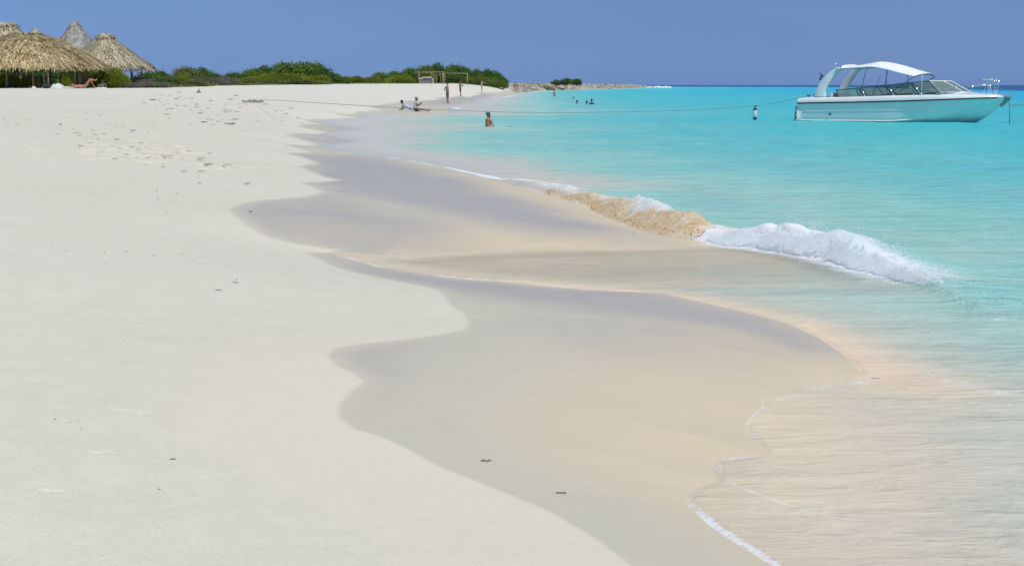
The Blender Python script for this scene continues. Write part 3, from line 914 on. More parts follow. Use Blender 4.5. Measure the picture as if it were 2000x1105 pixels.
def trunk_mesh(variant):
    key = ('trunk', variant)
    if key in CROWN: return CROWN[key]
    mb = MB(); r_ = random.Random(variant + 50)
    for k in range(7):
        a = r_.random() * 6.28; rr = r_.uniform(.2, .6)
        p0 = Vector((math.cos(a) * .08, math.sin(a) * .08, -.12)); p2 = Vector((math.cos(a) * rr, math.sin(a) * rr, r_.uniform(.35, .75)))
        p1 = (p0 + p2) / 2 + Vector((r_.uniform(-.08, .08), r_.uniform(-.08, .08), .05))
        mb.tube([p0, p1, p2], [.028, .018, .008], 6)
    o = mb.build('trunk', MAT_BARK, smooth=True); me = o.data; bpy.data.objects.remove(o)
    CROWN[key] = me
    return me
NSH = [0]
def shrub(cx, hw, top, Y, tint, label, kind='leafy', sx=1.0, group=None, name='shrub', base=None):
    """cx, hw, top: photo pixels of centre, half width, top row ; Y distance"""
    NSH[0] += 1
    x, _ = at(cx, 166.5, Y)
    zb = gz(x, Y) if base is None else base
    _, zt = at(cx, top, Y)
    h = max(.3, zt - zb + .05)
    r = hw * mpp(Y)
    root = empty(name, (x, Y, zb - .02), NSH[0] * 2.399)
    var = NSH[0] % 3
    me = crown_mesh(kind if kind != 'leafy' else ('dark' if tint == 'dark' else 'leafy'), var)
    key = (me.name, tint)
    if key not in CROWN:
        m2 = me.copy(); m2.materials.clear(); m2.materials.append(ML[tint]); CROWN[key] = m2
    c = bpy.data.objects.new('crown', CROWN[key]); COL.objects.link(c); c.parent = root
    c.scale = (r * 1.05, r * 1.05, h)
    t = bpy.data.objects.new('trunk', trunk_mesh(var)); COL.objects.link(t); t.parent = root
    t.scale = (r, r, h)
    tag(root, label, 'shrub', group)
    return root
GL, GM, GR_ = 'shrubs by the huts', 'shrubs of the larger green mound', 'shrubs of the far green mound'
SH = [
 # beside and behind the huts
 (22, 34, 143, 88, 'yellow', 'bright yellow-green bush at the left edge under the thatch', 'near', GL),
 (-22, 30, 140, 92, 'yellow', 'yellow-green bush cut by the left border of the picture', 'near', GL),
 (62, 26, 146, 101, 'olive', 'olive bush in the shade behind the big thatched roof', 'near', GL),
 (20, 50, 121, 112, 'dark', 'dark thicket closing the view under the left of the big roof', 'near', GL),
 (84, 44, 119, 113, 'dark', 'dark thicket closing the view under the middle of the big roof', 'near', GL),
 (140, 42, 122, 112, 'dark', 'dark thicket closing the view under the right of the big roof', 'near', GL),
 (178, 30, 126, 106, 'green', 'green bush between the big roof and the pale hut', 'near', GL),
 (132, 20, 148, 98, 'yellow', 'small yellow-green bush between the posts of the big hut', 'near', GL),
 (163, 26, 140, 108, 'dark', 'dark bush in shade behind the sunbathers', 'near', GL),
 (212, 34, 128, 91, 'yellow', 'tall bright green bush right of the sunbathers', 'near', GL),
 (236, 24, 143, 94, 'yellow', 'low bright green bush beside the tall one under the eave', 'near', GL),
 (268, 40, 150, 100, 'grey', 'grey leafless scrub below the right end of the thatch', 'grey', GL),
 (300, 34, 143, 108, 'dark', 'dark low scrub just right of the last thatched roof', 'leafy', GL),
 (330, 34, 148, 118, 'olive', 'olive scrub right of the dark low scrub', 'leafy', GL),
 (292, 26, 138, 150, 'dark', 'dark green bush peeping over the scrub by the last hut', 'leafy', GL),
 (318, 22, 138, 152, 'dark', 'second dark bush peeping over the scrub by the last hut', 'leafy', GL),
 (352, 30, 146, 128, 'yellow', 'yellow-green scrub at the foot of the small spiky mound', 'leafy', GL),
 (372, 32, 131, 148, 'olive', 'olive shrub with bare twigs on the small mound', 'leafy', GL),
 (360, 22, 129, 150, 'grey', 'bare twiggy shrub on top of the small mound', 'grey', GL),
 (398, 30, 131, 150, 'dark', 'dark green shrub at the right of the small mound', 'leafy', GL),
 (420, 24, 143, 152, 'dark', 'low dark shrub where the small mound slopes down', 'leafy', GL),
 (400, 46, 152, 130, 'grey', 'grey dead scrub in front of the small mound', 'grey', GL),
 (440, 36, 151, 140, 'grey', 'grey dead scrub between the small mound and the larger one', 'grey', GL),
 (385, 40, 158, 122, 'olive', 'low olive scrub along the sand below the small mound', 'leafy', GL),
 (300, 46, 160, 96, 'grey', 'low dry brown scrub along the sand right of the huts', 'grey', GL),
 (250, 36, 162, 92, 'grey', 'low dry scrub along the sand under the last hut', 'grey', GL),
 # larger green mound
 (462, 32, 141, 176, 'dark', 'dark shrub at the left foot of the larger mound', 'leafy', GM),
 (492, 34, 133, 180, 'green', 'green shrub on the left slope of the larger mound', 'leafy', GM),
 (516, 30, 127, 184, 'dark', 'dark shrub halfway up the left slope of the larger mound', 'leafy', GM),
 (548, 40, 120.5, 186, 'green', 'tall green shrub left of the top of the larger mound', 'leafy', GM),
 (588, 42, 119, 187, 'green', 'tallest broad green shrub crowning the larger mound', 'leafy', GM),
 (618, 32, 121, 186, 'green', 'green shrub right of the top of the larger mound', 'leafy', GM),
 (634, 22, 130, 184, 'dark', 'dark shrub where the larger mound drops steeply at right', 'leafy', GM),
 (652, 26, 143, 184, 'dark', 'low dark shrub at the right foot of the larger mound', 'leafy', GM),
 (672, 22, 149, 186, 'green', 'small green shrub trailing off the larger mound', 'leafy', GM),
 (520, 44, 143, 170, 'yellow', 'yellow-green shrub low on the front of the larger mound', 'leafy', GM),
 (572, 44, 142, 170, 'yellow', 'yellow-green shrub at the front centre of the larger mound', 'leafy', GM),
 (620, 38, 146, 171, 'yellow', 'yellow-green shrub low at the front right of the larger mound', 'leafy', GM),
 (478, 38, 152, 165, 'olive', 'olive scrub along the sand at the larger mound', 'leafy', GM),
 (445, 30, 156, 150, 'yellow', 'low yellow-green creeper patch left of the larger mound', 'leafy', GM),
 (540, 48, 155, 163, 'olive', 'low olive scrub skirting the middle of the larger mound', 'leafy', GM),
 (610, 48, 156, 164, 'olive', 'low olive scrub skirting the right of the larger mound', 'leafy', GM),
 # dip between the mounds
 (700, 24, 148, 195, 'yellow', 'small yellow-green shrub in the dip between the mounds', 'leafy', GR_),
 (722, 18, 151, 200, 'olive', 'low olive shrub in the dip between the mounds', 'leafy', GR_),
 # far mound
 (748, 28, 141, 215, 'green', 'green shrub at the left foot of the far mound', 'leafy', GR_),
 (730, 26, 150, 205, 'yellow', 'yellow-green scrub along the sand left of the far mound', 'leafy', GR_),
 (775, 28, 138, 222, 'green', 'green shrub low on the left slope of the far mound', 'leafy', GR_),
 (800, 26, 132, 228, 'green', 'green shrub halfway up the left slope of the far mound', 'leafy', GR_),
 (826, 28, 126, 232, 'green', 'green shrub left of the top of the far mound', 'leafy', GR_),
 (852, 30, 122.5, 235, 'dark', 'tallest dark green shrub on the far mound', 'leafy', GR_),
 (880, 28, 125, 236, 'green', 'green shrub right of the top of the far mound', 'leafy', GR_),
 (905, 24, 130, 236, 'dark', 'dark shrub above the wooden goal frame', 'leafy', GR_),
 (928, 24, 134, 238, 'dark', 'dark shrub on the right slope of the far mound', 'leafy', GR_),
 (952, 24, 134, 240, 'dark', 'rounded dark shrub near the right end of the far mound', 'leafy', GR_),
 (972, 18, 141, 242, 'dark', 'lower dark shrub stepping down at the right end', 'leafy', GR_),
 (984, 10, 150, 243, 'dark', 'last small dark shrub of the far mound above the beach', 'leafy', GR_),
 (782, 34, 147, 208, 'yellow', 'yellow-green scrub in front of the far mound at left', 'leafy', GR_),
 (830, 30, 140, 222, 'olive', 'olive shrub behind the driftwood shelter', 'leafy', GR_),
 (930, 30, 148, 222, 'olive', 'olive shrub low in front of the far mound at right', 'leafy', GR_),
 (962, 26, 151, 226, 'green', 'low green shrub at the right front of the far mound', 'leafy', GR_),
 (890, 34, 147, 226, 'dark', 'dark shrub seen through the goal frame', 'leafy', GR_),
]
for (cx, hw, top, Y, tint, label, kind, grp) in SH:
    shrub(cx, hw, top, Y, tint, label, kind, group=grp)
# long low bush alone on the spit
for (cx, hw, top, lab) in ((1088, 13, 155.5, 'left third of the lone dark thicket on the rocky spit'), (1107, 15, 152.3, 'highest bush of the lone thicket on the rocky spit'), (1126, 12, 153.8, 'right bush ending the lone thicket on the rocky spit')):
    shrub(cx, hw, top, 400, 'dark', lab, 'leafy', group='thicket on the spit', base=1.5)
# low creeping cover at the edge of the sand (nobody could count its leaves)
g = np.random.RandomState(12)
Pc = []
for k in range(26000):
    px = g.uniform(200, 985)
    Y = np.interp(px, [200, 300, 450, 560, 700, 800, 990], [93, 100, 135, 160, 190, 205, 226]) + abs(g.normal(0, 4))
    Pc.append((at(px, 166, Y)[0], Y))
Pc = arr(Pc)
zc, _s = terrain_z(Pc[:, 0], Pc[:, 1])
n = len(Pc)
P = np.stack([Pc[:, 0], Pc[:, 1], zc + g.uniform(0, .28, n) * (fnoise(Pc[:, 0] * .5, Pc[:, 1] * .2, 77, 2))], 1)
nrm = g.normal(size=(n, 3)); nrm[:, 2] = abs(nrm[:, 2]) + .3; nrm /= np.linalg.norm(nrm, axis=1)[:, None]
t = np.cross(nrm, g.normal(size=(n, 3))); t /= np.linalg.norm(t, axis=1)[:, None]; b = np.cross(nrm, t)
s = g.uniform(.05, .13, n)[:, None]
Vc = np.stack([P - t * s, P + b * s * .6, P + t * s, P - b * s * .6], 1).reshape(-1, 3)
gc = fast_mesh('ground_cover', Vc, np.arange(n * 4).reshape(n, 4), ML['olive'], {'tint': np.repeat(g.rand(n), 4)}, smooth=False)
tag(gc, 'low olive and yellow creeping plants edging the sand', 'ground cover', kind='stuff')
# ------------------------------------------------------------------ thatched huts
def thatch_mat(name, cs):
    m = NT(name)
    a = m.attr('tint')
    n_ = m.noise(1.2, 4, vec=m.t.nodes.new('ShaderNodeTexCoord').outputs['Object'])
    col = m.ramp(m.math('MULTIPLY_ADD', n_, .5, m.math('MULTIPLY', a, .72), clamp=True), [(.15, cs[0]), (.42, cs[1]), (.62, cs[2]), (.85, cs[3])])
    m.surf(m.n('ShaderNodeBsdfPrincipled', {'Base Color': col, 'Roughness': .85, 'Specular IOR Level': .2}).outputs[0])
    return m.mat
TH = {'gold': thatch_mat('golden_thatch', [(.13, .085, .04), (.33, .235, .11), (.49, .38, .19), (.66, .55, .33)]),
      'pale': thatch_mat('pale_thatch', [(.16, .13, .08), (.33, .27, .16), (.46, .40, .26), (.62, .56, .40)]),
      'grey': thatch_mat('grey_thatch', [(.12, .115, .10), (.24, .23, .20), (.34, .33, .29), (.48, .46, .41)])}
MAT_POST = simple('weathered_post', (.20, .16, .12), .9, var=.35, scale=4, bump=.5)
MAT_UNDER = simple('palm_rafters', (.10, .07, .045), .95, var=.3)
def thatch_roof(prof, ex, ey, seed, mat, parent, n=5200, strip=(.45, .05), shag=.25):
    """prof: list (fraction of the radius, z) from top to eave"""
    g = np.random.RandomState(seed)
    fr = arr([p[0] for p in prof]); fz = arr([p[1] for p in prof])
    mb_ = []
    # core shell
    na = 72; nz = 16
    tt = np.linspace(0, 1, nz)
    rr = np.interp(tt, np.linspace(0, 1, len(fr)), fr); zz = np.interp(tt, np.linspace(0, 1, len(fr)), fz)
    A_, T_ = np.meshgrid(np.linspace(0, 2 * math.pi, na, endpoint=False), np.arange(nz), indexing='xy')
    wob_ = 1 + .03 * np.sin(A_ * 5 + seed) + .02 * np.sin(A_ * 11)
    X = rr[T_] * np.cos(A_) * ex * .97 * wob_; Y = rr[T_] * np.sin(A_) * ey * .97 * wob_; Z = zz[T_] - .08
    V0 = np.stack([X, Y, Z], -1).reshape(-1, 3)
    i_ = np.arange(nz * na).reshape(nz, na)
    F0 = np.stack([i_[:-1], i_[1:], np.roll(i_[1:], -1, 1), np.roll(i_[:-1], -1, 1)], -1).reshape(-1, 4)
    # strips of palm frond laid down the slope
    t = np.sqrt(g.rand(n) * (1 - .0) ) ; t = np.clip(t, .01, 1)
    # keep to shape: sample t by radius
    a = g.rand(n) * 2 * math.pi
    r = np.interp(t, np.linspace(0, 1, len(fr)), fr); z = np.interp(t, np.linspace(0, 1, len(fr)), fz)
    L = strip[0] * g.uniform(.6, 1.5, n); W_ = strip[1] * g.uniform(.5, 1.4, n)
    dt = .02
    r2 = np.interp(t + dt, np.linspace(0, 1, len(fr)), fr); z2 = np.interp(t + dt, np.linspace(0, 1, len(fr)), fz)
    r1 = np.interp(t - dt, np.linspace(0, 1, len(fr)), fr); z1 = np.interp(t - dt, np.linspace(0, 1, len(fr)), fz)
    sl = np.stack([(r2 - r1) * np.cos(a) * ex, (r2 - r1) * np.sin(a) * ey, z2 - z1], 1); sl /= np.linalg.norm(sl, axis=1)[:, None] + 1e-9
    tg = np.stack([-np.sin(a), np.cos(a), a * 0], 1)
    nm = np.cross(tg, sl); nm *= np.sign(nm[:, 2:3] + 1e-6)
    dr = sl + tg * g.normal(0, .30, n)[:, None] + nm * g.uniform(-.02, shag, n)[:, None]
    eave = t > .9
    dr[eave, 2] -= g.uniform(0, .5, eave.sum())
    dr /= np.linalg.norm(dr, axis=1)[:, None]
    wob2 = 1 + .03 * np.sin(a * 5 + seed) + .02 * np.sin(a * 11)
    P0 = np.stack([r * np.cos(a) * ex * wob2, r * np.sin(a) * ey * wob2, z], 1) + nm * g.uniform(-.03, .10, n)[:, None]
    P1 = P0 + dr * L[:, None]
    P1[:, 2] -= .12 * L
    sd = np.cross(dr, nm); sd /= np.linalg.norm(sd, axis=1)[:, None]
    Vs = np.stack([P0 - sd * W_[:, None] * .5, P0 + sd * W_[:, None] * .5, P1 + sd * W_[:, None] * .35, P1 - sd * W_[:, None] * .35], 1).reshape(-1, 3)
    Fs = np.arange(n * 4).reshape(n, 4) + len(V0)
    tint = np.concatenate([np.full(len(V0), .2), np.repeat(np.clip(g.normal(.5, .24, n), 0, 1), 4)])
    return fast_mesh('thatched_roof', np.vstack([V0, Vs]), np.vstack([F0, Fs]), mat, {'tint': tint}, smooth=False, parent=parent)
def hut(cx, Y, apex_row, eave_row, hw_px, mat, seed, label, prof=None, ey=None, n=5200, posts=8, strip=(.5, .06), shag=.22):
    x, za = at(cx, apex_row, Y)
    _, ze = at(cx, eave_row, Y)
    zb = gz(x, Y)
    root = empty('thatched_hut', (x, Y, zb))
    ex = hw_px * mpp(Y); ey = ey or ex
    H_ = za - ze
    P_ = [(f, ze - zb + H_ * k) for f, k in (prof or [(0.03, 1.0), (.10, .93), (.35, .66), (.7, .28), (1.0, 0)])]
    thatch_roof(P_, ex, ey, seed, TH[mat], root, n, strip, shag)
    mbu = MB()
    for k in range(14):
        a = 2 * math.pi * k / 14
        mbu.tube([(math.cos(a) * ex * .06, math.sin(a) * ey * .06, P_[1][1] - .2), (math.cos(a) * ex * .93, math.sin(a) * ey * .93, P_[-1][1] - .02)], .04, 6)
    for f in (.8,):
        mbu.tube([(math.cos(2 * math.pi * k / 24) * ex * f, math.sin(2 * math.pi * k / 24) * ey * f, P_[-1][1] + .12) for k in range(25)], .05, 6)
    mbu.build('rafters', MAT_UNDER, root)
    r_ = random.Random(seed)
    for k in range(posts):
        a = 2 * math.pi * (k + .35) / posts
        f = .74
        px_, py_ = math.cos(a) * ex * f, math.sin(a) * ey * f
        mbp = MB()
        mbp.tube([(px_, py_, -.25), (px_ + r_.uniform(-.04, .04), py_, 1.0), (px_ + r_.uniform(-.06, .06), py_, P_[-1][1] + .28)], [.085, .075, .07], 8)
        mbp.build('post', MAT_POST, root, smooth=True)
    tag(root, label, 'hut', 'thatched huts')
    return root, zb
big, zbig = hut(52, 90, 66, 129, 146, 'gold', 3, 'broad golden thatched hut in front, low eave over dark posts', prof=[(.04, 1.0), (.18, .97), (.42, .80), (.72, .45), (.9, .16), (1, 0)], ey=4.2, n=13000, posts=10, strip=(.42, .055), shag=.32)
hut(8, 99, 43, 100, 62, 'pale', 5, 'pale thatched hut with a rounded peak at the left border', prof=[(.12, 1.0), (.28, .92), (.5, .60), (.75, .3), (1, 0)], n=4200, posts=6)
hut(68, 107, 57, 100, 52, 'pale', 7, 'small thatched peak just showing over the big golden roof', prof=[(.03, 1.0), (.12, .84), (.5, .45), (1, 0)], n=3000, posts=6)
hut(146, 114, 41, 108, 54, 'grey', 9, 'tall grey pointed thatched hut behind the others', prof=[(.015, 1.0), (.07, .95), (.36, .62), (.7, .28), (1, 0)], n=6500, posts=6, strip=(.4, .07), shag=.15)
hut(205, 101, 66, 130, 87, 'pale', 11, 'pale thatched hut at the right end of the row with a capped peak', prof=[(.05, 1.0), (.12, .95), (.16, .84), (.42, .56), (.75, .22), (1, 0)], n=8000, posts=8, strip=(.5, .06))
# cross rails and diagonal braces under the big roof make its dark table
MAT_DARKWOOD = simple('dark_wood', (.06, .045, .035), .8, var=.3)
def gp(px, Y): 
    x, _ = at(px, 166.5, Y); return x, gz(x, Y)
x0, z0 = gp(100, 91)
tb = empty('picnic_table', (x0, 91, z0))
mb_ = MB()
for k in range(5): mb_.box((0, -.32 + k * .16, .76), (1.7, .14, .045))
mb_.build('table_top', MAT_DARKWOOD, tb)
for s_ in (-1, 1):
    mb_ = MB(); mb_.tube([(s_ * .65, -.4, 0), (s_ * .65, .2, .74)], .045, 6); mb_.tube([(s_ * .65, .4, 0), (s_ * .65, -.2, .74)], .045, 6); mb_.build('leg', MAT_DARKWOOD, tb)
tag(tb, 'dark wooden table in the shade under the big golden hut', 'table')
# things left on the sand under the eave
MAT_CLOTH_W = simple('white_cloth', (.62, .62, .60), .9, bump=.4)
MAT_CLOTH_D = simple('dark_cloth', (.025, .03, .045), .9, bump=.4)
MAT_CLOTH_B = simple('pale_blue_cloth', (.45, .52, .60), .9)
def bag(px, Y, w, h, mat, name, label, cat):
    x, z = gp(px, Y)
    r0 = empty(name, (x, Y, z))
    m_ = MB(); m_.ball((0, 0, h * .45), (w / 2, w * .35, h * .52), 14, 10, .12, int(px)); m_.build('bag_body', mat, r0, smooth=True)
    m_ = MB(); m_.tube([(-w * .25, 0, h * .8), (-w * .15, 0, h * 1.15), (w * .15, 0, h * 1.15), (w * .25, 0, h * .8)], .014, 6); m_.build('strap', mat, r0, smooth=True)
    tag(r0, label, cat); return r0
bag(93, 84.6, .75, .30, MAT_CLOTH_D, 'beach_bag', 'wide black bag on the sand in front of the table', 'bag')
bag(102, 84.2, .34, .20, MAT_CLOTH_D, 'beach_bag', 'small dark bag beside the crumpled white towel', 'bag')
def towel(px, Y, w, h, mat, label, seed):
    x, z = gp(px, Y)
    g = np.random.RandomState(seed); n_ = 26
    U, V_ = np.meshgrid(np.linspace(-1, 1, n_), np.linspace(-1, 1, n_))
    Zt_ = (1 - np.clip(U * U + V_ * V_, 0, 1) ** 2) * h * (.35 + fnoise(U * 2.2 + seed, V_ * 2.2, seed, 3)) + .01
    id_ = np.arange(n_ * n_).reshape(n_, n_)
    F_ = np.stack([id_[:-1, :-1], id_[:-1, 1:], id_[1:, 1:], id_[1:, :-1]], -1).reshape(-1, 4)
    o = fast_mesh('towel', np.stack([U * w / 2, V_ * w / 2.5, Zt_], -1).reshape(-1, 3), F_, mat)
    o.location = (x, Y, z); tag(o, label, 'towel'); return o
towel(112, 84.0, .95, .30, MAT_CLOTH_W, 'crumpled white towel on the sand by the dark bag', 3)
towel(130, 84.0, .75, .14, simple('sand_towel', (.5, .46, .32), .9), 'flat cream towel between the white towel and the sunbathers', 5)
towel(142, 83.8, .55, .10, MAT_CLOTH_B, 'pale blue towel end beside the sunbather', 7)
towel(66, 84.8, .30, .16, MAT_CLOTH_W, 'small white cloth at the foot of the yellow-green bush', 9)
towel(196, 84.5, .9, .08, MAT_CLOTH_W, 'white towel spread right of the sunbathers', 11)
# folded white parasol cloth hanging under the eave
x0, zz_ = at(63, 133, 88.5)
o = empty('hanging_cloth', (x0, 88.5, zz_))
m_ = MB()
rows = []
for i in range(9):
    u = i / 8
    rows.append([(-.34 + .68 * u, .05 * math.sin(9 * u), -.02 - .16 * math.sin(math.pi * u) - .05 * math.sin(7 * u)), (-.30 + .62 * u, .06 * math.sin(7 * u), .14 - .10 * u + .04 * math.sin(11 * u))])
m_.loft(rows); m_.build('cloth', MAT_CLOTH_W, o, smooth=True, solid=.02)
for q_ in ([(-.36, 0, .12), (-.36, 0, .55)], [(.33, 0, .02), (.33, 0, .5)]):
    m_ = MB(); m_.tube(q_, .008, 5); m_.build('cord', MAT_CLOTH_D, o)
tag(o, 'white cloth slung under the eave of the big golden hut', 'cloth')
# a dark wheel rim half seen under the left of the roof
x0, zz_ = at(38, 140, 88.8)
o = empty('hammock', (x0, 88.8, zz_))
m_ = MB(); m_.tube([(-.14, 0, .45), (-.19, 0, .2), (-.12, 0, -.05), (.08, 0, -.22), (.34, 0, -.30)], [.02, .035, .045, .04, .02], 8); m_.build('sling', MAT_CLOTH_D, o, smooth=True)
m_ = MB(); m_.tube([(-.14, 0, .45), (-.1, 0, 1.0)], .012, 5); m_.build('cord', MAT_CLOTH_D, o)
tag(o, 'black curved sling hanging under the left of the big hut', 'hammock')

# ------------------------------------------------------------------ driftwood shelter and goal frame before the far mound
MAT_DRIFT = simple('bleached_driftwood', (.30, .25, .13), .9, var=.25, scale=2)
MAT_WALL = simple('grey_block_wall', (.24, .22, .21), .9, var=.2, scale=2)
MAT_WHITE = simple('white_slab', (.68, .66, .60), .7)
Yp = 206
def PX(px, row, Y): 
    x, z = at(px, row, Y); return x, z
xc, zc0 = gp(842, Yp)
sh = empty('driftwood_shelter', (xc, Yp, zc0))
def L_(px, row, dy=0):
    x, z = at(px, row, Yp + dy); return (x - xc, dy, z - zc0)
for (pa, pb) in (((818, 163), (817, 141)), ((841, 163), (842, 142)), ((852, 163), (852, 142)), ((860, 163), (859, 141)), ((866, 163), (866, 142)), ((869, 163), (868, 144))):
    m_ = MB(); a = L_(*pa); b = L_(*pb); m_.tube([(a[0], a[1], -.2), ((a[0] + b[0]) / 2 + .06, 0, (a[2] + b[2]) / 2), b], [.05, .045, .04], 7); m_.build('post', MAT_DRIFT, sh, smooth=True)
for dy, px in ((2.4, 819), (2.4, 843), (2.4, 866)):
    m_ = MB(); b = L_(px, 142, dy); m_.tube([(b[0], dy, -.2), b], .06, 7); m_.build('post', MAT_DRIFT, sh, smooth=True)
m_ = MB()
m_.tube([L_(808, 142.2), L_(864, 141)], .06, 7); m_.tube([L_(808, 142.2, 2.4), L_(868, 141, 2.4)], .06, 7)
for px in np.linspace(812, 866, 13):
    m_.tube([L_(px, 141.0, -.3), L_(px + 1.5, 140.4, 2.8)], .045, 6)
m_.build('roof_poles', MAT_DRIFT, sh, smooth=True)
for q_ in ((845, 143, 851, 149), (856, 143, 860, 150), (866, 144, 858, 147)):
    m_ = MB(); m_.tube([L_(*q_[:2]), L_(*q_[2:])], .035, 6); m_.build('brace', MAT_DRIFT, sh, smooth=True)
tag(sh, 'driftwood pole shelter in front of the far green mound', 'shelter')
ct = empty('beach_counter', (L_(832, 163)[0] + xc, Yp + .9, zc0))
m_ = MB(); m_.box((0, 0, .42), (28 * mpp(Yp), .6, 1.0)); m_.build('counter_wall', MAT_WALL, ct)
m_ = MB(); wpx = mpp(Yp)
m_.box((-11 * wpx, -.02, .80), (8 * wpx, .72, .28)); m_.box((-3 * wpx, 0, .96 + .05), (9 * wpx, .75, .14)); m_.box((5.6 * wpx, 0.0, .96 + .02), (8 * wpx, .74, .2)); m_.box((13.4 * wpx, -.36, .42), (2 * wpx, .14, .9)); m_.build('white_slab', MAT_WHITE, ct)
tag(ct, 'grey counter with white slabs under the driftwood shelter', 'counter')
MAT_POLE = simple('pale_pole', (.33, .35, .18), .8)
Yg = 204
xg, zg = gp(890, Yg)
gl = empty('goal_frame', (xg, Yg, zg))
def Lg(px, row):
    x, z = at(px, row, Yg); return (x - xg, 0, z - zg)
m_ = MB(); m_.tube([Lg(864, 143.5), Lg(913, 143.8)], .042, 7); m_.build('crossbar', MAT_POLE, gl, smooth=True)
for px in (865, 912.5):
    m_ = MB(); a = Lg(px, 144.0); m_.tube([(a[0], 0, -.2), a], .06, 7); m_.build('post', MAT_POLE, gl, smooth=True)
tag(gl, 'thin pale goal frame standing before the far mound', 'goal frame')

# ------------------------------------------------------------------ rocks of the spit
MAT_ROCKS = [simple('pale_coral_rock', (.48, .44, .34), .9, var=.3, scale=1.5, bump=.6), simple('brown_coral_rock', (.17, .14, .08), .9, var=.35, scale=1.5, bump=.6), simple('grey_coral_rock', (.27, .26, .22), .9, var=.3, scale=1.5, bump=.6)]
def rock_mesh(seed, mat):
    b = bmesh.new(); bmesh.ops.create_icosphere(b, subdivisions=3, radius=1)
    r_ = random.Random(seed); off = Vector((r_.random() * 50, r_.random() * 50, 0))
    for v in b.verts:
        v.co *= 1 + .35 * mnoise.noise(v.co * 1.3 + off) + .18 * mnoise.noise(v.co * 3.1 + off)
        v.co.z *= .62
    me = bpy.data.meshes.new('rock'); b.to_mesh(me); b.free(); me.materials.append(mat); return me
RM = [rock_mesh(k, MAT_ROCKS[k % 3]) for k in range(6)]
r_ = random.Random(9)
rk_lab = ['pale lump of coral rock', 'brown lump of coral rock', 'grey lump of coral rock']
for k in range(190):
    px = r_.uniform(1012, 1290) if k % 3 else r_.uniform(1060, 1280)
    top_ = np.interp(px, [1012, 1100, 1200, 1290], [167, 165.5, 166.0, 167.5]); bot_ = np.interp(px, [1012, 1040, 1100, 1200, 1290], [171, 176, 176.3, 174, 171])
    row = r_.uniform(top_ + .8, bot_)
    x, y, z = ground_px(px, max(row, 167.9))
    Y = min(y, 760)
    x = (px - 1000) / FP * Y
    z = max(gz(x, Y), -.1)
    o = bpy.data.objects.new('coral_rock', RM[k % 6]); COL.objects.link(o)
    s_ = Y / 400 * r_.uniform(.25, .75)
    o.location = (x, Y, z); o.scale = (s_ * 1.5, s_ * 1.2, s_ * r_.uniform(.6, 1.0)); o.rotation_euler = (0, 0, r_.random() * 6)
    wh_ = 'by the end of the beach' if px < 1060 else 'below the lone thicket' if px < 1145 else 'halfway along the spit' if px < 1220 else 'near the surf at the spit tip'
    up_ = ' high on the bank' if z > .9 else ' low by the water' if z < .35 else ' midway down the bank'
    tag(o, rk_lab[k % 3] + up_ + ' ' + wh_, 'rock', 'rocks along the spit')
x, y, z = ground_px(1066, 175)
o = bpy.data.objects.new('coral_rock', RM[1]); COL.objects.link(o); o.location = (x, y, z + .2); o.scale = (2.2, 1.6, 1.5)
tag(o, 'largest dark brown boulder at the water edge of the spit', 'rock', 'rocks along the spit')
# ------------------------------------------------------------------ motor boat
MAT_GEL = NT('white_gelcoat')
_tc = MAT_GEL.t.nodes.new('ShaderNodeTexCoord').outputs['Object']
_n = MAT_GEL.noise(1.5, 4, vec=_tc)
_b = MAT_GEL.n('ShaderNodeBsdfPrincipled', {'Base Color': MAT_GEL.mix(1.0, (.82, .84, .81), MAT_GEL.mr(_n, .3, .7, .96, 1.03), 'MULTIPLY'), 'Roughness': .22, 'Coat Weight': .3})
MAT_GEL.surf(_b.outputs[0]); MAT_GEL = MAT_GEL.mat
MAT_HULL = simple('hull_gelcoat', (.95, .92, .84), .4, var=.04, scale=1.5, coat=.3)
MAT_BLACK = simple('black_rubber', (.012, .018, .018), .5)
MAT_STEEL = simple('stainless_steel', (.72, .74, .76), .22, metal=.85, var=.05)
MAT_DARK = simple('dark_fitting', (.03, .045, .06), .4)
MAT_SEAT = simple('cream_vinyl', (.62, .60, .52), .5)
MAT_CANVAS = simple('white_canvas', (.80, .82, .82), .8, var=.03)
def glassm(name, col, a):
    m = NT(name)
    t = m.n('ShaderNodeBsdfTransparent', {'Color': tuple(col) + (1,)}).outputs[0]
    g_ = m.n('ShaderNodeBsdfGlossy', {'Roughness': .03}).outputs[0]
    d_ = m.n('ShaderNodeBsdfDiffuse', {'Color': (.42, .56, .50, 1)}).outputs[0]
    f = m.n('ShaderNodeFresnel', {'IOR': 1.5}).outputs[0]
    s1 = m.n('ShaderNodeMixShader', {0: a, 1: t, 2: d_}).outputs[0]
    m.surf(m.n('ShaderNodeMixShader', {0: f, 1: s1, 2: g_}).outputs[0]); return m.mat
MAT_GLASS = glassm('tinted_glass', (.68, .80, .76), .40)
BX, BY, PSI = 12.95, 56.0, R(40)
boat = empty('motor_boat', (BX, BY, 0), -PSI)
tag(boat, 'white motor boat with a white canopy anchored off the beach', 'boat')
cP, sP = math.cos(PSI), math.sin(PSI)
def b2w(p): return (BX + p[0] * cP + p[1] * sP, BY - p[0] * sP + p[1] * cP, p[2])
def bl(px, row, yl):
    """boat-local (x, z) where the ray of a photo pixel meets the plane y_local = yl"""
    d = ray(px, row)
    # world point = d*t ; local y = (X-BX)*sP + (Y-BY)*cP
    t = (yl + BX * sP + BY * cP) / (d[0] * sP + d[1] * cP)
    X, Y, Z = d[0] * t, d[1] * t, CAMZ + d[2] * t
    return (X - BX) * cP - (Y - BY) * sP, Z
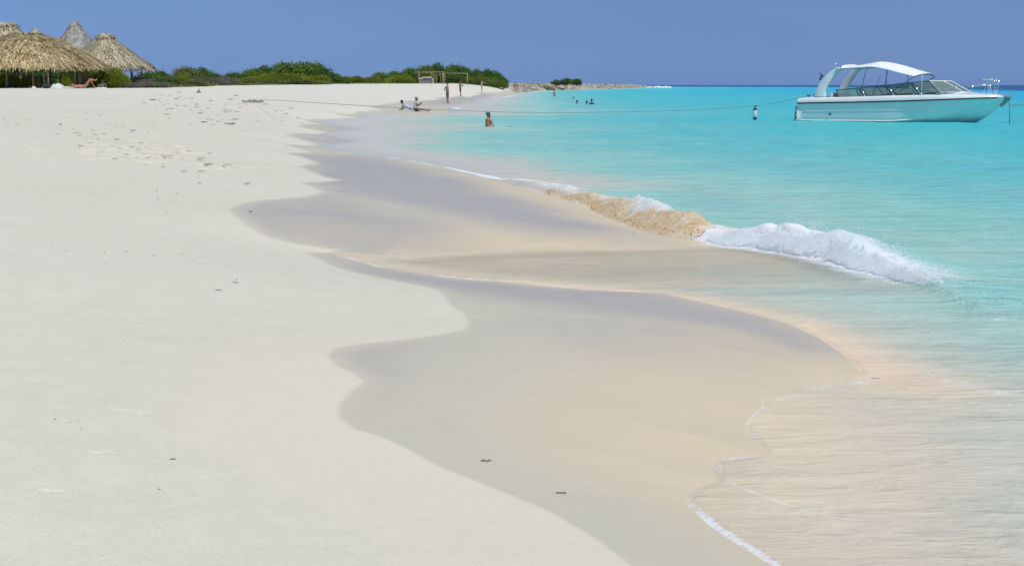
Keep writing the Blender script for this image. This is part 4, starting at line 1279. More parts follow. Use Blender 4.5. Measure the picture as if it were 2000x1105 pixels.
# stations along the length
bowx, bowz = bl(1966, 190, 0.0)
LB = bowx
st = np.linspace(0, 1, 34)
def beam(u): return 1.32 * (1 - max(0, (u - .45) / .55) ** 2.1) ** .62 * (0.95 + .05 * min(1, u / .3))
def sheer(u): return np.interp(u, [0, .3, .6, .85, 1], [.74, .80, .88, .97, 1.03])
def chine_b(u): return beam(u) * np.interp(u, [0, .5, .8, 1], [.965, .94, .72, .3])
def chine_z(u): return np.interp(u, [0, .5, .7, .85, 1], [.02, .05, .20, .50, .93])
def keel_z(u): return np.interp(u, [0, .6, .75, .84, .90, .95, 1], [-.42, -.40, -.30, -.08, .18, .52, .96])
hull_rows = []
for u in st:
    x = u * LB
    B, c, zs_, zc_, zk = beam(u), chine_b(u), sheer(u), chine_z(u), keel_z(u)
    row = []
    def half(sg):
        pts = []
        for t in np.linspace(0, 1, 7)[0:]:
            # topsides with slight flare
            yy = c + (B - c) * (t ** .8); zz = zc_ + (zs_ - zc_) * t
            pts.append((x, sg * yy, zz))
        return pts
    L_half = half(-1)[::-1]
    bot = [(x, -c * .55, zc_ + (zk - zc_) * .5 - .0), (x, 0, zk), (x, c * .55, zc_ + (zk - zc_) * .5)]
    hull_rows.append(L_half + bot + half(1))
hb = MB(); hb.loft(hull_rows)
nrow = len(hull_rows[0])
hb.f.append(tuple(range(nrow)))  # transom
hb.m.append(0)
hull = hb.build('hull', MAT_HULL, boat, smooth=True)
# rail along the spray chine
for sg in (-1, 1):
    m_ = MB()
    m_.tube([(u * LB, sg * (chine_b(u) + .006), chine_z(u) + .005) for u in st[:-2]], .016, 6)
    m_.build('spray_rail', MAT_HULL, boat, smooth=True)
    m_ = MB()
    m_.tube([(u * LB, sg * (beam(u) + .012), sheer(u)) for u in st[:-1]], .028, 8)
    m_.build('rub_rail', MAT_BLACK, boat, smooth=True)
    m_ = MB(); hz = .52
    m_.tube([(u * LB, sg * (chine_b(u) + (beam(u) - chine_b(u)) * ((np.interp(u, [0, 1], [.40, .62]) - chine_z(u)) / (sheer(u) - chine_z(u))) ** .8 + .004), np.interp(u, [0, 1], [.40, .62])) for u in st[1:24]], .008, 5)
    m_.build('styling_line', MAT_HULL, boat, smooth=True)
# deck moulding above the rub rail
def deck_z(u): return np.interp(u, [0, .06, .2, .45, .65, .85, 1], [.94, .99, 1.00, 1.07, 1.12, 1.13, 1.10])
UC0, UC1 = .13, .70      # cockpit from .. to
drows = []
for u in st:
    x = u * LB; B = beam(u); zs_ = sheer(u); zd = deck_z(u)
    e = .03 if u > 0.02 else .06
    drows.append([(x, -B - .005, zs_ + .015), (x, -B + .01, zs_ + (zd - zs_) * .55), (x, -B * .97 + .03, zd - .02), (x, -B * .92 + .04, zd)])
dk = MB(); dk.loft(drows); dk.loft([[(p[0], -p[1], p[2]) for p in r] for r in drows])
# coaming inner sides and side decks
inn = []
for u in st:
    if UC0 <= u <= UC1 + .03:
        x = u * LB; yi = beam(u) * .92 - .20; zd = deck_z(u)
        inn.append([(x, -beam(u) * .92 + .04, zd), (x, -yi, zd + .004), (x, -yi + .02, .42)])
dk.loft(inn); dk.loft([[(p[0], -p[1], p[2]) for p in r] for r in inn])
# aft deck and foredeck as cambered surfaces
def camb(us_, cam_, flat=0):
    rows = []
    for u in us_:
        yb = beam(u) * .92 - .04; zd = deck_z(u)
        rows.append([(u * LB, yb * t, zd + cam_(u) * (1 - t * t)) for t in np.linspace(-1, 1, 13)])
    return rows
dk.loft(camb(np.linspace(0, UC0, 5), lambda u: .04))
dk.loft(camb(np.linspace(UC1, .995, 16), lambda u: np.interp(u, [UC1, .8, 1], [.16, .12, .01])))
# transom top and bulkheads
u = 0; 
dk.loft([[(0, y, sheer(0) + .015) for y in np.linspace(-1.25, 1.25, 9)], [(-.03, y, .86) for y in np.linspace(-1.22, 1.22, 9)], [(.05, y, .95 + .03 * (1 - (y / 1.2) ** 2)) for y in np.linspace(-1.15, 1.15, 9)]])
for uu in (UC0, UC1):
    yb = beam(uu) * .92 - .04; zd = deck_z(uu)
    dk.loft([[(uu * LB, yb * t, zd + (.16 if uu == UC1 else .04) * (1 - t * t)) for t in np.linspace(-1, 1, 9)], [(uu * LB, yb * t, .42) for t in np.linspace(-1, 1, 9)]])
dk.loft([[(UC0 * LB, -1.1, .42), (UC0 * LB, 1.1, .42)], [(UC1 * LB, -1.1, .43), (UC1 * LB, 1.1, .43)]])
deck = dk.build('deck', MAT_GEL, boat, smooth=True)
md = deck.modifiers.new('es', 'EDGE_SPLIT'); md.split_angle = R(45)
# hull vent and swim ladder, stern fittings
m_ = MB(); m_.tube([(1.55, -beam(.2) * 1.0 - .0, .30), (1.55, -beam(.2) - .03, .30)], .045, 10); m_.build('exhaust_outlet', MAT_DARK, boat)
ld = MB()
for yy in (-.95, -.62):
    ld.tube([(-.10, yy, .62), (-.20, yy, .58), (-.24, yy, .05), (-.24, yy, -.25)], .022, 8)
for zz in (.1, .32, .52): ld.tube([(-.235, -.95, zz), (-.235, -.62, zz)], .018, 6)
ld.build('swim_ladder', MAT_DARK, boat, smooth=True)
pf = MB(); pf.box((-.12, .1, .16), (.3, 1.9, .05)); pf.build('swim_platform', MAT_GEL, boat)
m_ = MB(); m_.tube([(.35, -.9, .99), (.35, -.9, 1.07)], .03, 8); m_.tube([(.25, -.9, 1.07), (.45, -.9, 1.07)], .02, 8); m_.tube([(.62, -.9, .99), (.62, -.9, 1.05)], .03, 8); m_.ball((.5, -.5, 1.07), (.16, .12, .06)); m_.build('cleat', MAT_DARK, boat, smooth=True)
# ---- radar arch
YN, YF = -1.08, 1.08
def poly_px(pts, yl): return [bl(px, row, yl) for px, row in pts]
outer = poly_px([(1590, 189), (1594, 176), (1600, 164), (1608, 152), (1618, 141), (1629, 133), (1637, 130.5)], YN)
inner = poly_px([(1613, 189), (1612, 178), (1616, 168), (1622, 158), (1628, 149), (1635, 141), (1641, 136)], YN)
def smooth_poly(P, n):
    P = arr(P); t = np.linspace(0, len(P) - 1, n); return np.stack([np.interp(t, np.arange(len(P)), P[:, 0]), np.interp(t, np.arange(len(P)), P[:, 1])], 1)
O_, I_ = smooth_poly(outer, 22), smooth_poly(inner, 22)
rows = []
for sg in (-1,):
    pass
ar = MB()
def leg_rows(sg):
    rr = []
    for i in range(22):
        k = i / 21; inset = .20 * k ** 1.5
        yo = sg * (1.16 - inset); yi = sg * (1.02 - inset)
        o, n_ = O_[i], I_[i]
        rr.append([(o[0], yo - sg * .04, o[1]), (o[0] + (n_[0] - o[0]) * .2, yo, o[1]), (n_[0] - (n_[0] - o[0]) * .2, yo, n_[1]), (n_[0], yo - sg * .04, n_[1]), (n_[0], yi + sg * .03, n_[1]), (n_[0] - (n_[0] - o[0]) * .2, yi, n_[1]), (o[0] + (n_[0] - o[0]) * .2, yi, o[1]), (o[0], yi + sg * .03, o[1])])
    return rr
for sg in (-1, 1):
    lr = leg_rows(sg); ar.loft(lr, close_u=True)
# top bar
o, n_ = O_[-1], I_[-1]
topr = []
for y in np.linspace(-.97, .97, 15):
    cam_ = .07 * (1 - (y / .97) ** 2)
    topr.append([(o[0], y, o[1] + cam_), (o[0] + .10, y, o[1] + .035 + cam_), (n_[0] - .02, y, n_[1] + .07 + cam_), (n_[0], y, n_[1] + .02 + cam_), (n_[0] - .08, y, n_[1] - .03 + cam_), (o[0] + .03, y, o[1] - .07 + cam_)])
ar.loft(topr, close_u=True)
arch = ar.build('radar_arch', MAT_GEL, boat, smooth=True)
md = arch.modifiers.new('es', 'EDGE_SPLIT'); md.split_angle = R(50)
for sg in (-1, 1):
    m_ = MB(); x_, z_ = bl(1629, 139, -1.0); m_.tube([(x_, sg * .99, z_), (x_, sg * 1.02, z_)], .05, 10); m_.build('arch_light', MAT_DARK, arch)
m_ = MB(); x_, z_ = bl(1630, 131, -.9)
m_.tube([(x_, -.85, z_), (x_, -.85, z_ + .11)], .02, 6); m_.ball((x_ + .02, -.85, z_ + .12), (.07, .04, .03), 10, 6); m_.build('horn', MAT_GEL, arch, smooth=True)
m_ = MB(); x_, z_ = bl(1607, 150, -1.1)
m_.tube([(x_, -1.12, z_), (x_ - .05, -1.12, z_ + .05)], .06, 8); m_.tube([(x_ - .02, -1.12, z_ + .02), (x_ - .14, -1.12, z_ + .18)], .02, 6); m_.tube([(x_ - .12, -1.12, z_ - .14), (x_ - .05, -1.12, z_ + .02)], .035, 8); m_.build('stern_light', MAT_DARK, arch, smooth=True)
# ---- canopy
ncan = 26
near_top = poly_px([(1632, 134.5), (1650, 133.5), (1672, 132.5), (1690, 131.5), (1702, 131.0), (1715, 132.5), (1735, 137), (1760, 143.5), (1785, 149.3)], -1.08)
NT_ = smooth_poly(near_top, ncan)
Hs = lambda k: np.interp(k, [0, .15, .45, .75, 1], [.06, .10, .22, .20, .12])
cr = []
for i in range(ncan):
    k = i / (ncan - 1)
    x_, z_ = NT_[i]
    row = []
    for t in np.linspace(-1, 1, 15):
        sweep = (1 - t * t) * .14 * (k ** 2)
        row.append((x_ + sweep, 1.08 * t, z_ + Hs(k) * (1 - abs(t) ** 2.2)))
    cr.append(row)
cn = MB(); cn.loft(cr)
can = cn.build('canopy', MAT_CANVAS, boat, smooth=True, solid=.018)
# canopy bows and struts
m_ = MB()
def deckpt(u, sg): return (u * LB, sg * (beam(u) * .92 - .1), deck_z(u) + .02)
for (k, u0) in ((int(ncan * .42), .33), (int(ncan * .72), .47)):
    row = cr[k]
    for sg in (-1, 1):
        top = row[0] if sg < 0 else row[-1]
        m_.tube([deckpt(u0, sg), (top[0], top[1] * .98, top[2] - .01)], .014, 6)
    m_.tube([(p[0], p[1], p[2] - .03) for p in row], .014, 6)
row = cr[-1]
for sg in (-1, 1):
    top = row[0] if sg < 0 else row[-1]
    m_.tube([deckpt(.47, sg), (top[0] - .02, top[1] * .97, top[2] - .02)], .014, 6)
m_.tube([(p[0] - .02, p[1], p[2] - .03) for p in row], .014, 6)
m_.tube([deckpt(.40, -1), (cr[int(ncan * .72)][0][0] - .25, -1.05, cr[int(ncan * .72)][0][2] - .25)], .010, 6)
m_.build('canopy_frame', MAT_DARK, boat, smooth=True)
# ---- side glazing and windscreen: near and far sides
Yw = 1.02
topL = [(1631, 176.3), (1676, 172.3), (1681, 172.0), (1727, 167.2), (1733, 166.4), (1776, 162.0), (1781, 161.3), (1813, 158.3)]
botL = [(1637, 190.2), (1688, 188.4), (1694, 188.0), (1744, 185.3), (1750, 184.8), (1797, 182.8), (1801, 182.4), (1836, 180.4)]
TL = poly_px(topL, -Yw); BL_ = poly_px(botL, -Yw)
def glaze(sg):
    for i in range(4):
        t0, t1, b0, b1 = TL[2 * i], TL[2 * i + 1], BL_[2 * i], BL_[2 * i + 1]
        ytop, ybot = sg * (Yw - .10), sg * (Yw + .02)
        q = [Vector((b0[0], ybot, b0[1])), Vector((b1[0], ybot, b1[1])), Vector((t1[0], ytop, t1[1])), Vector((t0[0], ytop, t0[1]))]
        m_ = MB(); m_.tube(q + [q[0]], .022, 6); fr_ = m_.build('window_frame', MAT_BLACK if i < 3 else MAT_DARK, boat, smooth=True)
        m_ = MB(); m_.add(q, [(0, 1, 2, 3)]); m_.build('window_pane', MAT_GLASS, fr_, solid=.01)
    for i in range(3):
        t0, t1, b0, b1 = TL[2 * i + 1], TL[2 * i + 2], BL_[2 * i + 1], BL_[2 * i + 2]
        m_ = MB(); m_.tube([((t0[0] + t1[0]) / 2, sg * (Yw - .11), (t0[1] + t1[1]) / 2 + .02), ((b0[0] + b1[0]) / 2, sg * (Yw + .025), (b0[1] + b1[1]) / 2 - .02)], .03, 6); m_.build('window_post', MAT_STEEL, boat, smooth=True)
glaze(-1); glaze(1)
# front windscreen, three panes sweeping forward to the centre
x3b, z3b = BL_[7]; x3t, z3t = TL[7]
cxb, czb = x3b + .75, deck_z(.72) + .10
cxt, czt = x3t + .38, z3t + .0
wsb = [(x3b, -Yw - .0, z3b), (cxb - .05, -.42, czb), (cxb - .05, .42, czb), (x3b, Yw, z3b)]
wst = [(x3t, -Yw + .10, z3t), (cxt, -.36, czt), (cxt, .36, czt), (x3t, Yw - .10, z3t)]
for i in range(3):
    q = [Vector(wsb[i]), Vector(wsb[i + 1]), Vector(wst[i + 1]), Vector(wst[i])]
    m_ = MB(); m_.tube(q + [q[0]], .024, 6); fr_ = m_.build('windscreen_frame', MAT_GEL, boat, smooth=True)
    m_ = MB(); m_.add(q, [(0, 1, 2, 3)]); m_.build('windscreen_pane', MAT_GLASS, fr_, solid=.01)
# ---- interior
def seat(x_, y_, mat_, w=.5):
    s_ = MB()
    s_.box((x_, y_, .42 + .22), (w * .8, w * .8, .44)); s_.box((x_, y_, .92), (w, w, .14)); s_.box((x_ - w * .45, y_, 1.18), (.14, w, .5), Matrix.Rotation(R(-10), 3, 'Y'))
    o = s_.build('seat', mat_, boat); b_ = o.modifiers.new('b', 'BEVEL'); b_.width = .04; b_.segments = 3; return o
uq = lambda u: u * LB
seat(uq(.555), -.5, MAT_CLOTH_D, .55); seat(uq(.555), .5, MAT_CLOTH_D, .55)
s_ = MB(); s_.box((uq(.19), 0, .65), (.5, 1.9, .46)); s_.box((uq(.165), 0, 1.0), (.16, 1.9, .34)); o = s_.build('bench', MAT_SEAT, boat); b_ = o.modifiers.new('b', 'BEVEL'); b_.width = .05; b_.segments = 3
s_ = MB(); s_.box((uq(.35), .72, .66), (1.5, .4, .46)); s_.box((uq(.35), .88, .98), (1.5, .12, .3)); o = s_.build('bench', MAT_SEAT, boat); b_ = o.modifiers.new('b', 'BEVEL'); b_.width = .05; b_.segments = 3
s_ = MB(); s_.box((uq(.655), -.5, .82), (.55, .85, .8)); s_.box((uq(.67), -.5, 1.24), (.4, .8, .12), Matrix.Rotation(R(20), 3, 'Y')); s_.box((uq(.66), .55, .82), (.5, .8, .8)); o = s_.build('console', MAT_SEAT, boat); b_ = o.modifiers.new('b', 'BEVEL'); b_.width = .05; b_.segments = 3
s_ = MB(); cxx, czz = uq(.62), 1.26
ringp = [Vector((cxx + .10 * math.cos(a), -.5 + .19 * math.sin(a), czz + .16 * math.cos(a))) for a in np.linspace(0, 2 * math.pi, 20)]
s_.tube(ringp, .016, 6); s_.tube([(cxx, -.5, czz), (cxx + .18, -.5, czz - .08)], .02, 6); s_.tube([ringp[2], ringp[12]], .01, 5); s_.tube([ringp[7], ringp[17]], .01, 5)
s_.build('steering_wheel', MAT_BLACK, boat, smooth=True)
# ---- whip antenna
xa, za = bl(1800, 186, -1.12); xt, zt = bl(1802, 137, -1.12)
m_ = MB(); m_.tube([(xa, -1.14, za - .02), (xt, -1.14, zt)], [.016, .007], 6); m_.tube([(xa, -1.14, za - .04), (xa, -1.14, za + .08)], .03, 6); m_.build('antenna', MAT_GEL, boat, smooth=True)
# ---- bow rails
def rail_pt(u, sg, h): return Vector((u * LB, sg * (beam(u) * .90 - .03), deck_z(u) + h))
for sg in (-1, 1):
    m_ = MB()
    us_ = [.735, .75, .78, .82, .86, .90, .94]
    hs_ = [.03, .20, .30, .33, .35, .38, .41]
    pts = [rail_pt(u, sg, h) for u, h in zip(us_, hs_)]
    m_.tube(pts, .016, 7)
    for u, h in ((.80, .315), (.87, .355), (.94, .41)):
        m_.tube([rail_pt(u, sg, h), rail_pt(u - .012, sg, 0)], .013, 6)
    # low rail running aft over the side deck
    m_.tube([rail_pt(.60, sg, .02), rail_pt(.61, sg, .07), rail_pt(.66, sg, .08), rail_pt(.72, sg, .09), rail_pt(.73, sg, .02)], .011, 6)
    m_.build('bow_rail', MAT_STEEL, boat, smooth=True)
m_ = MB()
a, b = rail_pt(.94, -1, .41), rail_pt(.94, 1, .41)
fx_, fz_ = bl(1950, 155, 0)
m_.tube([a, Vector((fx_ - .02, -.16, fz_)), Vector((fx_, 0, fz_ + .01)), Vector((fx_ - .02, .16, fz_)), b], .016, 7)
for sg in (-1, 1): m_.tube([Vector((fx_ - .02, sg * .16, fz_)), Vector((fx_ - .10, sg * .12, 1.12))], .014, 6)
m_.build('pulpit', MAT_STEEL, boat, smooth=True)
m_ = MB(); sx_, sz_ = bl(1930, 155.5, 0); m_.box((sx_, 0, sz_), (.30, .42, .045)); m_.tube([(sx_, -.15, sz_), (sx_ + .12, -.12, 1.15)], .012, 6); m_.tube([(sx_, .15, sz_), (sx_ + .12, .12, 1.15)], .012, 6)
o = m_.build('pulpit_seat', MAT_GEL, boat)
# ---- anchor roller and anchor
m_ = MB()
m_.box((LB - .12, 0, 1.10), (.62, .22, .07)); m_.tube([(LB + .16, -.1, 1.08), (LB + .16, .1, 1.08)], .06, 10)
m_.build('anchor_roller', MAT_STEEL, boat)
m_ = MB()
vs = [(LB - .38, -.10, 1.00), (LB - .38, .10, 1.00), (LB + .20, -.10, 1.05), (LB + .20, .10, 1.05), (LB - .20, 0, .64), (LB - .05, 0, .74)]
m_.add(vs, [(0, 1, 3, 2), (0, 2, 5, 4), (1, 4, 5, 3), (0, 4, 1), (2, 3, 5)])
m_.build('anchor', simple('galvanised_steel', (.28, .31, .29), .5, metal=.3), boat)

# ---- ropes, fender
MAT_ROPE = simple('blue_grey_rope', (.17, .24, .24), .9, var=.2)
def catenary(a, b, sag, n=60):
    a, b = Vector(a), Vector(b)
    return [a.lerp(b, t) - Vector((0, 0, 4 * sag * t * (1 - t))) for t in np.linspace(0, 1, n)]
stern = b2w((.35, -.9, 1.06))
gx_, gy_, gz_ = ground_px(486, 195)
# two spans: boat - fender - beach
fy = 55.2
fx0, fz0 = at(1475, 207.5, fy)
rope1 = catenary(stern, (fx0, fy, fz0), .03, 20)
my = 50.5
pts_px = [(1475, 207.5, fy), (1400, 212.5, 54.2), (1300, 217, 53), (1200, 219.3, 52), (1100, 220.4, 50.8), (1010, 219.8, 49.8), (930, 217.6, 48.9), (850, 214.4, 48), (770, 210.4, 47.2), (690, 205.6, 46.3), (620, 201, 45.6), (550, 196.6, 44.8)]
ctrl = [Vector((at(p[0], p[1], p[2])[0], p[2], at(p[0], p[1], p[2])[1])) for p in pts_px]
tail = [Vector((gx_, gy_, gz_ + .02))]
m_ = MB(); m_.tube(rope1 + ctrl[1:] + tail, .009, 6)
rp_ = m_.build('mooring_rope', MAT_ROPE, smooth=True)
tag(rp_, 'long dark rope sagging from the boat stern to the beach', 'rope')
fd = empty('fender', (fx0, fy, 0))
m_ = MB(); hF = fz0
prof_ = [(.0, .22), (.05, .24), (.085, .28), (.10, .30), (.10, .33)]
def lathe(mb, prof, n=20):
    rows = [[(r * math.cos(2 * math.pi * k / n), r * math.sin(2 * math.pi * k / n), z) for k in range(n)] for r, z in prof]
    mb.loft(rows, close_u=True)
def fz(row): return at(1475, row, fy)[1]
lathe(m_, [(.03, fz(231) - .0), (.085, fz(229.5)), (.088, fz(222)), (.088, fz(216)), (.08, fz(214.3)), (.02, fz(213.8))]); m_.build('fender_body', MAT_GEL, fd, smooth=True)
m_ = MB(); lathe(m_, [(.0, fz(237.5)), (.03, fz(236.5)), (.035, fz(234)), (.092, fz(231.5)), (.092, fz(229.8))]); m_.build('end_cap', MAT_BLACK, fd, smooth=True)
m_ = MB(); lathe(m_, [(.091, fz(215.5)), (.088, fz(213.6)), (.03, fz(211)), (.03, fz(209)), (.0, fz(208.4))]); m_.tube([(0, 0, fz(209)), (0, 0, fz(207.6))], .02, 6); m_.tube([(-.05, 0, fz(207.8)), (.08, 0, fz(207.3))], .02, 6); m_.build('end_cap', MAT_BLACK, fd, smooth=True)
tag(fd, 'white fender with black ends hanging on the rope astern of the boat', 'fender')
bowp = b2w((LB + .1, 0, .98))
m_ = MB(); bx_, by_ = bowp[0], bowp[1]
xe, ze = at(1972, 238.5, by_ - .25)
m_.tube([bowp, (bowp[0] + .02, by_ - .1, .5), (xe, by_ - .25, -.05)], .018, 6); o = m_.build('anchor_rope', MAT_ROPE, smooth=True); tag(o, 'dark rope hanging from the bow down into the water', 'rope')
x2, z2 = at(2070, 184, by_ + 12)
m_ = MB(); m_.tube(catenary((bowp[0] + .03, by_ + .05, .72), (x2, by_ + 12, z2 - .3), .05, 16), .017, 6); o = m_.build('bow_line', MAT_ROPE, smooth=True); tag(o, 'dark line leading from the bow out past the right border', 'rope')
# ------------------------------------------------------------------ people
def skin_mat(name, c): return simple(name, c, .55, var=.06, spec=.35)
SK = {'pink': skin_mat('sunburnt_skin', (.52, .27, .21)), 'tan': skin_mat('tanned_skin', (.36, .20, .12)), 'red': skin_mat('reddened_skin', (.46, .20, .12)), 'pale': skin_mat('fair_skin', (.55, .38, .28)), 'brown': skin_mat('brown_skin', (.22, .12, .08))}
MC = {'dgreen': simple('grey_green_cloth', (.09, .12, .10), .9), 'black': simple('black_cloth', (.02, .022, .03), .9), 'navy': simple('navy_cloth', (.03, .04, .08), .9), 'beige': simple('beige_cloth', (.42, .38, .26), .9),
      'cream': simple('cream_cloth', (.60, .56, .42), .9), 'white': simple('white_shirt_cloth', (.58, .56, .54), .9), 'lblue': simple('light_blue_cloth', (.42, .50, .66), .9), 'teal': simple('dark_teal_cloth', (.02, .09, .11), .8), 'grey': simple('grey_hat_cloth', (.33, .34, .32), .9)}
MAT_HAIR = simple('dark_hair', (.02, .016, .014), .7); MAT_HAIRB = simple('brown_hair', (.10, .06, .035), .7); MAT_EYE = simple('eye', (.03, .025, .02), .2)
def skin_body(name, J, E, mat, parent, root, sub=1, cut=None):
    """grow one continuous body from joints J {name:(pos, radius)} and edges E"""
    names = list(J)
    me = bpy.data.meshes.new(name)
    me.from_pydata([J[k][0] for k in names], [(names.index(a), names.index(b)) for a, b in E], [])
    o = bpy.data.objects.new(name, me); COL.objects.link(o)
    md = o.modifiers.new('skin', 'SKIN'); md.use_smooth_shade = True
    sv = me.skin_vertices[0].data
    for i, k in enumerate(names):
        r = J[k][1]
        sv[i].radius = (r, r) if not isinstance(r, tuple) else r
        sv[i].use_root = (k == root)
    ss = o.modifiers.new('ss', 'SUBSURF'); ss.levels = sub; ss.render_levels = sub
    dg = bpy.context.evaluated_depsgraph_get()
    m2 = bpy.data.meshes.new_from_object(o.evaluated_get(dg))
    m2.name = name
    o.modifiers.clear(); o.data = m2
    m2.materials.clear(); m2.materials.append(mat)
    m2.polygons.foreach_set('use_smooth', [True] * len(m2.polygons))
    o.parent = parent
    return o
def V3(*a): return Vector(a)
def figure(loc, rz, scale, skin, pose, clothes, hair=None, hat=None, label='', group=None, clip=None):
    """pose: dict of joint positions in metres (x right, y forward, z up); clothes: list of (name, mat, joints, grow)"""
    root = empty('person', loc, rz); root.scale = (scale,) * 3
    p = dict(pelvis=(0, 0, .95), waist=(0, .0, 1.10), chest=(0, .0, 1.30), neckb=(0, -.01, 1.45), neck=(0, 0, 1.52), jaw=(0, .015, 1.60), skull=(0, .0, 1.68), crown=(0, -.005, 1.745),
             shL=(-.18, 0, 1.41), elL=(-.24, -.02, 1.13), wrL=(-.25, .05, .88), shR=(.18, 0, 1.41), elR=(.24, -.02, 1.13), wrR=(.25, .05, .88),
             hipL=(-.09, 0, .90), knL=(-.10, .02, .49), anL=(-.10, -.01, .08), toL=(-.11, .15, .03), hipR=(.09, 0, .90), knR=(.10, .02, .49), anR=(.10, -.01, .08), toR=(.11, .15, .03))
    p.update(pose)
    p = {k: Vector(v) for k, v in p.items() if k != 'face'}
    rad = dict(pelvis=.135, waist=.115, chest=.145, neckb=.075, neck=.052, jaw=.068, skull=.088, crown=.055, shL=.062, shR=.062, elL=.042, elR=.042, wrL=.028, wrR=.028,
               hipL=.088, hipR=.088, knL=.056, knR=.056, anL=.038, anR=.038, toL=.03, toR=.03)
    J = {k: (tuple(p[k]), rad[k]) for k in p}
    J['pelvis'] = (tuple(p['pelvis']), (.15, .115)); J['chest'] = (tuple(p['chest']), (.16, .12))
    E = [('pelvis', 'waist'), ('waist', 'chest'), ('chest', 'neckb'), ('neckb', 'neck'), ('neck', 'jaw'), ('jaw', 'skull'), ('skull', 'crown'), ('chest', 'shL'), ('shL', 'elL'), ('elL', 'wrL'),
         ('chest', 'shR'), ('shR', 'elR'), ('elR', 'wrR'), ('pelvis', 'hipL'), ('hipL', 'knL'), ('knL', 'anL'), ('anL', 'toL'), ('pelvis', 'hipR'), ('hipR', 'knR'), ('knR', 'anR'), ('anR', 'toR')]
    # mid-limb fullness so the limbs taper
    for a, b, r in (('hipL', 'knL', .078), ('hipR', 'knR', .078), ('shL', 'elL', .050), ('shR', 'elR', .050), ('elL', 'wrL', .038), ('elR', 'wrR', .038)):
        k = a + b; J[k] = (tuple(p[a].lerp(p[b], .45)), r); E.remove((a, b)); E += [(a, k), (k, b)]
    for s in 'LR':
        k = 'calf' + s; J[k] = (tuple(p['kn' + s].lerp(p['an' + s], .35)), .054); E.remove(('kn' + s, 'an' + s)); E += [('kn' + s, k), (k, 'an' + s)]
        # hands: palm, four fingers of unequal length and a thumb from the side of the palm
        w, e = p['wr' + s], p['el' + s]
        d = (w - e).normalized(); sd_v = d.cross(Vector((0, 1, 0.2)))
        sd_v = sd_v.normalized() if sd_v.length > .1 else d.orthogonal().normalized()
        cu = d.cross(sd_v).normalized()
        palm = w + d * .055; J['palm' + s] = (tuple(palm), (.030, .018)); E.append(('wr' + s, 'palm' + s))
        for q, (off, ln) in enumerate(((-.026, .062), (-.009, .074), (.009, .070), (.026, .054))):
            a_ = palm + d * .035 + sd_v * off; b_ = a_ + d * ln * .5 + cu * .006; c_ = b_ + d * ln * .42 + cu * .018
            for t, (nm, pt, rr) in enumerate((('a', a_, .0095), ('b', b_, .0088), ('c', c_, .0078))):
                J[f'f{s}{q}{nm}'] = (tuple(pt), rr)
            E += [('palm' + s, f'f{s}{q}a'), (f'f{s}{q}a', f'f{s}{q}b'), (f'f{s}{q}b', f'f{s}{q}c')]
        a_ = palm - d * .01 + sd_v * .036; b_ = a_ + sd_v * .018 + d * .03 + cu * .01
        J[f't{s}a'] = (tuple(a_), .011); J[f't{s}b'] = (tuple(b_), .009); E += [('palm' + s, f't{s}a'), (f't{s}a', f't{s}b')]
    fdir = Vector(pose.get('face', (0, 1, 0))).normalized()
    # nose
    J['nose'] = (tuple(p['jaw'].lerp(p['skull'], .45) + fdir * .098), .014); E.append(('skull', 'nose'))
    body = skin_body('body', J, E, SK[skin], root, 'pelvis')
    upv = (p['crown'] - p['jaw']).normalized(); sv_ = fdir.cross(upv).normalized()
    for s in (-1, 1):
        m_ = MB(); m_.ball(tuple(p['jaw'].lerp(p['skull'], .75) + fdir * .078 + sv_ * s * .032), .011, 8, 6); m_.build('eye', MAT_EYE, body, smooth=True)
        m_ = MB(); m_.ball(tuple(p['jaw'].lerp(p['skull'], .45) + sv_ * s * .088), (.014, .02, .03), 8, 6); m_.build('ear', SK[skin], body, smooth=True)
    m_ = MB(); m_.tube([p['jaw'] + fdir * .068 - sv_ * .022 + upv * .0, p['jaw'] + fdir * .073, p['jaw'] + fdir * .068 + sv_ * .022], .006, 6); m_.build('mouth', SK['red'], body, smooth=True)
    G = {'shorts': (['waist', 'pelvis', 'hipL', 'hipLknL', 'hipR', 'hipRknR'], 'pelvis'), 'briefs': (['waist', 'pelvis', 'hipL', 'hipR'], 'pelvis'),
         'longshorts': (['waist', 'pelvis', 'hipL', 'hipLknL', 'knL', 'hipR', 'hipRknR', 'knR'], 'pelvis'),
         'shirt': (['pelvis', 'waist', 'chest', 'neckb', 'shL', 'shLelL', 'shR', 'shRelR'], 'chest'), 'top': (['waist', 'chest'], 'chest')}
    for (nm, mat_, grow) in clothes:
        keys, rt = G[nm]
        Jc = {k: (J[k][0], tuple(x * grow for x in J[k][1]) if isinstance(J[k][1], tuple) else J[k][1] * grow) for k in keys}
        if nm in ('briefs', 'shorts', 'longshorts'):
            Jc['waist'] = (tuple(Vector(J['pelvis'][0]).lerp(Vector(J['waist'][0]), .55)), Jc['waist'][1])
        if nm == 'briefs':
            for s in 'LR': Jc['hip' + s] = (tuple(p['hip' + s].lerp(p['kn' + s], .12)), Jc['hip' + s][1])
        if nm == 'top':
            Jc['waist'] = (tuple(p['waist'].lerp(p['chest'], .55)), Jc['chest'][1])
        Ec = [e for e in E if e[0] in Jc and e[1] in Jc]
        skin_body({'longshorts': 'shorts', 'top': 'swim_top', 'briefs': 'swim_briefs'}.get(nm, nm), Jc, Ec, MC[mat_], root, rt)
    sk_ = p['skull']
    if hair:
        m_ = MB(); m_.ball(tuple(sk_ - fdir * .022 + upv * .025), (.104, .108, .098), 16, 10, .05, 2)
        if hair[1]: # long hair down the neck
            m_.tube([sk_ - fdir * .06, p['neck'] - fdir * .07, p['neckb'] - fdir * .09 - Vector((0, 0, hair[1]))], [.075, .06, .025], 8)
        m_.build('hair', hair[0], body, smooth=True)
